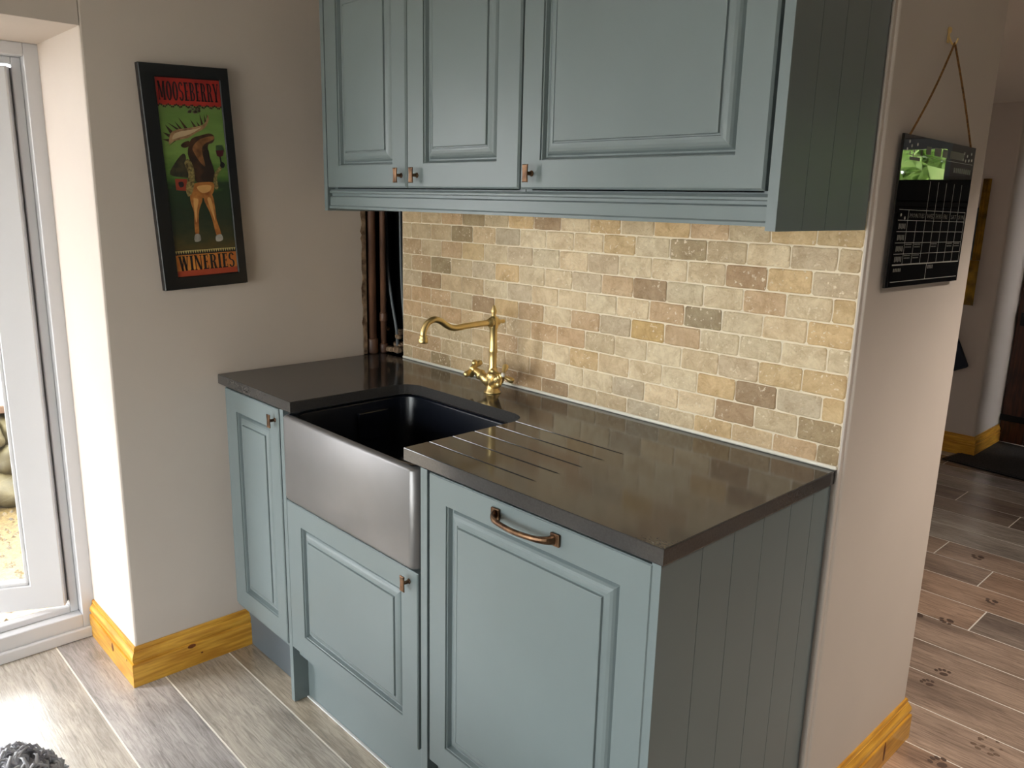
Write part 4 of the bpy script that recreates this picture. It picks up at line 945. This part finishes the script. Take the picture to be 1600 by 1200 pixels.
# dark dresser added before the hall window for the dark steps mirrored in the planner
ds = thing('silhouette_cupboard', 'tall dark wooden cupboard added before the hall window for the dark steps mirrored in the planner', 'cupboard', (2.95, 3.36, 0))
bm = B(); box(bm, -.62, .40, -.22, .25, .06, 1.455, bev=.004); obj('carcass', bm, 'dark_wood', ds)
obj('top', boxbm(-.64, .42, -.24, .255, 1.455, 1.485, bev=.005), 'dark_wood', ds)
bm = B(); box(bm, -.62, -.05, -.20, .25, 1.485, 1.60, bev=.004); obj('top_box', bm, 'dark_wood', ds)
for k in (0, 1):
    dd = obj('door', boxbm(-.60+.50*k, -.12+.50*k, -.24, -.2205, .10, 1.42, bev=.003), 'dark_wood', ds)
    bm = B(); lathe(bm, [(.006, 0), (.006, .012), (.014, .018), (.012, .026), (0, .028)], 12, c=(-.15 + .08*k, -.2405, .80), axis=(0, -1, 0)); obj('knob', bm, 'iron', dd)
for sx in (-.57, .35):
    for sy in (-.18, .2): obj('leg', boxbm(sx-.025, sx+.025, sy-.025, sy+.025, 0, .06), 'dark_wood', ds)

# ------------------------------------------------------------------ grey dog at the lower left
def dog():
    t = thing('dog', 'curly grey dog, only the top of its head in view at the lower left', 'dog', (0.86, -1.37, 0.0))
    bm = B()
    def ball(c, rx, ry, rz):
        m4 = Matrix.Translation(c) @ Matrix.Diagonal((rx, ry, rz, 1)); bmesh.ops.create_icosphere(bm, subdivisions=3, radius=1.0, matrix=m4)
    def limb(pts, rs):
        for (a, ra), (b_, rb) in zip(zip(pts, rs), zip(pts[1:], rs[1:])):
            a, b_ = Vector(a), Vector(b_); n = max(2, int((b_-a).length/.012))
            for k in range(n+1):
                p = a.lerp(b_, k/n); r = ra + (rb-ra)*k/n; bmesh.ops.create_icosphere(bm, subdivisions=2, radius=r, matrix=Matrix.Translation(p))
    # local frame: dog faces -x (towards the patio door); head at the origin column
    ball((.02, 0, .415), .085, .078, .075); limb([(-.03, 0, .40), (-.10, 0, .375), (-.135, 0, .37)], [.05, .038, .030])
    limb([(.05, 0, .39), (.12, .0, .34), (.19, 0, .30)], [.065, .075, .09])
    ball((.24, 0, .275), .13, .095, .115); ball((.40, 0, .285), .16, .085, .095); ball((.53, 0, .29), .11, .088, .10)
    for s in (-1, 1):
        limb([(.20, s*.06, .24), (.225, s*.065, .15), (.205, s*.065, .07), (.205, s*.065, .025)], [.05, .032, .024, .022]); ball((.188, s*.065, .020), .034, .024, .020)
        limb([(.54, s*.06, .27), (.50, s*.07, .18), (.575, s*.07, .105), (.56, s*.07, .03)], [.07, .045, .025, .022]); ball((.542, s*.07, .020), .034, .024, .020)
    limb([(.63, 0, .34), (.69, 0, .42), (.67, 0, .49)], [.028, .022, .016])
    me = bpy.data.meshes.new('dog_body'); bm.to_mesh(me); bm.free(); o = link('body', me, t)
    md = o.modifiers.new('r', 'REMESH'); md.mode = 'VOXEL'; md.voxel_size = .009
    m2 = o.modifiers.new('s', 'SMOOTH'); m2.iterations = 4
    dg = bpy.context.evaluated_depsgraph_get(); me2 = bpy.data.meshes.new_from_object(o.evaluated_get(dg)); o.modifiers.clear(); o.data = me2; bpy.data.meshes.remove(me)
    me2.materials.append(M['fur'])
    for p in me2.polygons: p.use_smooth = True
    # curly coat: short bent locks rooted on the body
    bm = B(); fs = [p for p in me2.polygons]; r2 = random.Random(3)
    for k in range(7000):
        f = r2.choice(fs)
        if f.center.x > .28 and r2.random() < .6: continue
        n = f.normal; c = f.center; a = Vector((r2.uniform(-1, 1), r2.uniform(-1, 1), r2.uniform(-1, 1))); tgt = n.cross(a).normalized(); l = r2.uniform(.016, .030)
        if c.x < -.08: l *= .5
        p0 = c - n*.002; p1 = c + n*l*.45 + tgt*l*.2; p2 = c + n*l*.62 + tgt*l*.7; p3 = c + n*l*.35 + tgt*l*1.0
        tube(bm, [p0, p1, p2, p3], [.0030, .0036, .0028, .0007], 4)
    tag(obj('curly_coat', bm, 'fur', t, smooth=True), kind='stuff')
    for s in (-1, 1):
        bm = B(); loops(bm, [[Vector((.03, s*.07, .455)) + Vector((.035*math.cos(2*PI*k/10)*w, s*(.010*q), -.0 - .11*q + .012*math.sin(2*PI*k/10))) for k in range(10)] for q, w in ((0, .7), (.35, 1.1), (.75, .95), (1, .4))])
        obj('ear', bm, 'fur', t, smooth=True)
        bm = B(); bmesh.ops.create_uvsphere(bm, u_segments=12, v_segments=8, radius=.010, matrix=Matrix.Translation((-.058, s*.034, .432))); obj('eye', bm, 'skin_dark', t, smooth=True)
    bm = B(); bmesh.ops.create_uvsphere(bm, u_segments=12, v_segments=8, radius=.014, matrix=Matrix.Translation((-.162, 0, .380)) @ Matrix.Diagonal((.8, 1.1, .8, 1))); obj('nose', bm, 'skin_dark', t, smooth=True)
dog()

# ------------------------------------------------------------------ warm ceiling downlights, unseen and invented to match the light
def added_downlight(x, y, z, w, where):
    t = thing('added_downlight', 'unseen round warm ceiling downlight '+where, 'ceiling light', (x, y, z))
    bm = B(); lathe(bm, [(.030, -.0005), (.042, -.0005), (.044, -.004), (.030, -.006)], 24); obj('bezel', bm, 'steel', t)
    bm = B(); lathe(bm, [(.029, -.001), (.029, -.003)], 20); obj('lamp', bm, 'lamp', t)
    l = bpy.data.lights.new('added_downlight_lamp', 'SPOT'); l.energy = w; l.color = (1.0, .89, .78); l.spot_size = math.radians(128); l.spot_blend = .8; l.shadow_soft_size = .03
    o = bpy.data.objects.new('added_downlight_lamp', l); COL.objects.link(o); o.parent = t; o.location = (0, 0, -.02)
added_downlight(2.55, -0.4, CEIL, 12, 'above the kitchen, near the camera side of the wall cabinets')
added_downlight(2.5, 0.95, 2.03, 66, 'on the low hall ceiling beyond the wall end')
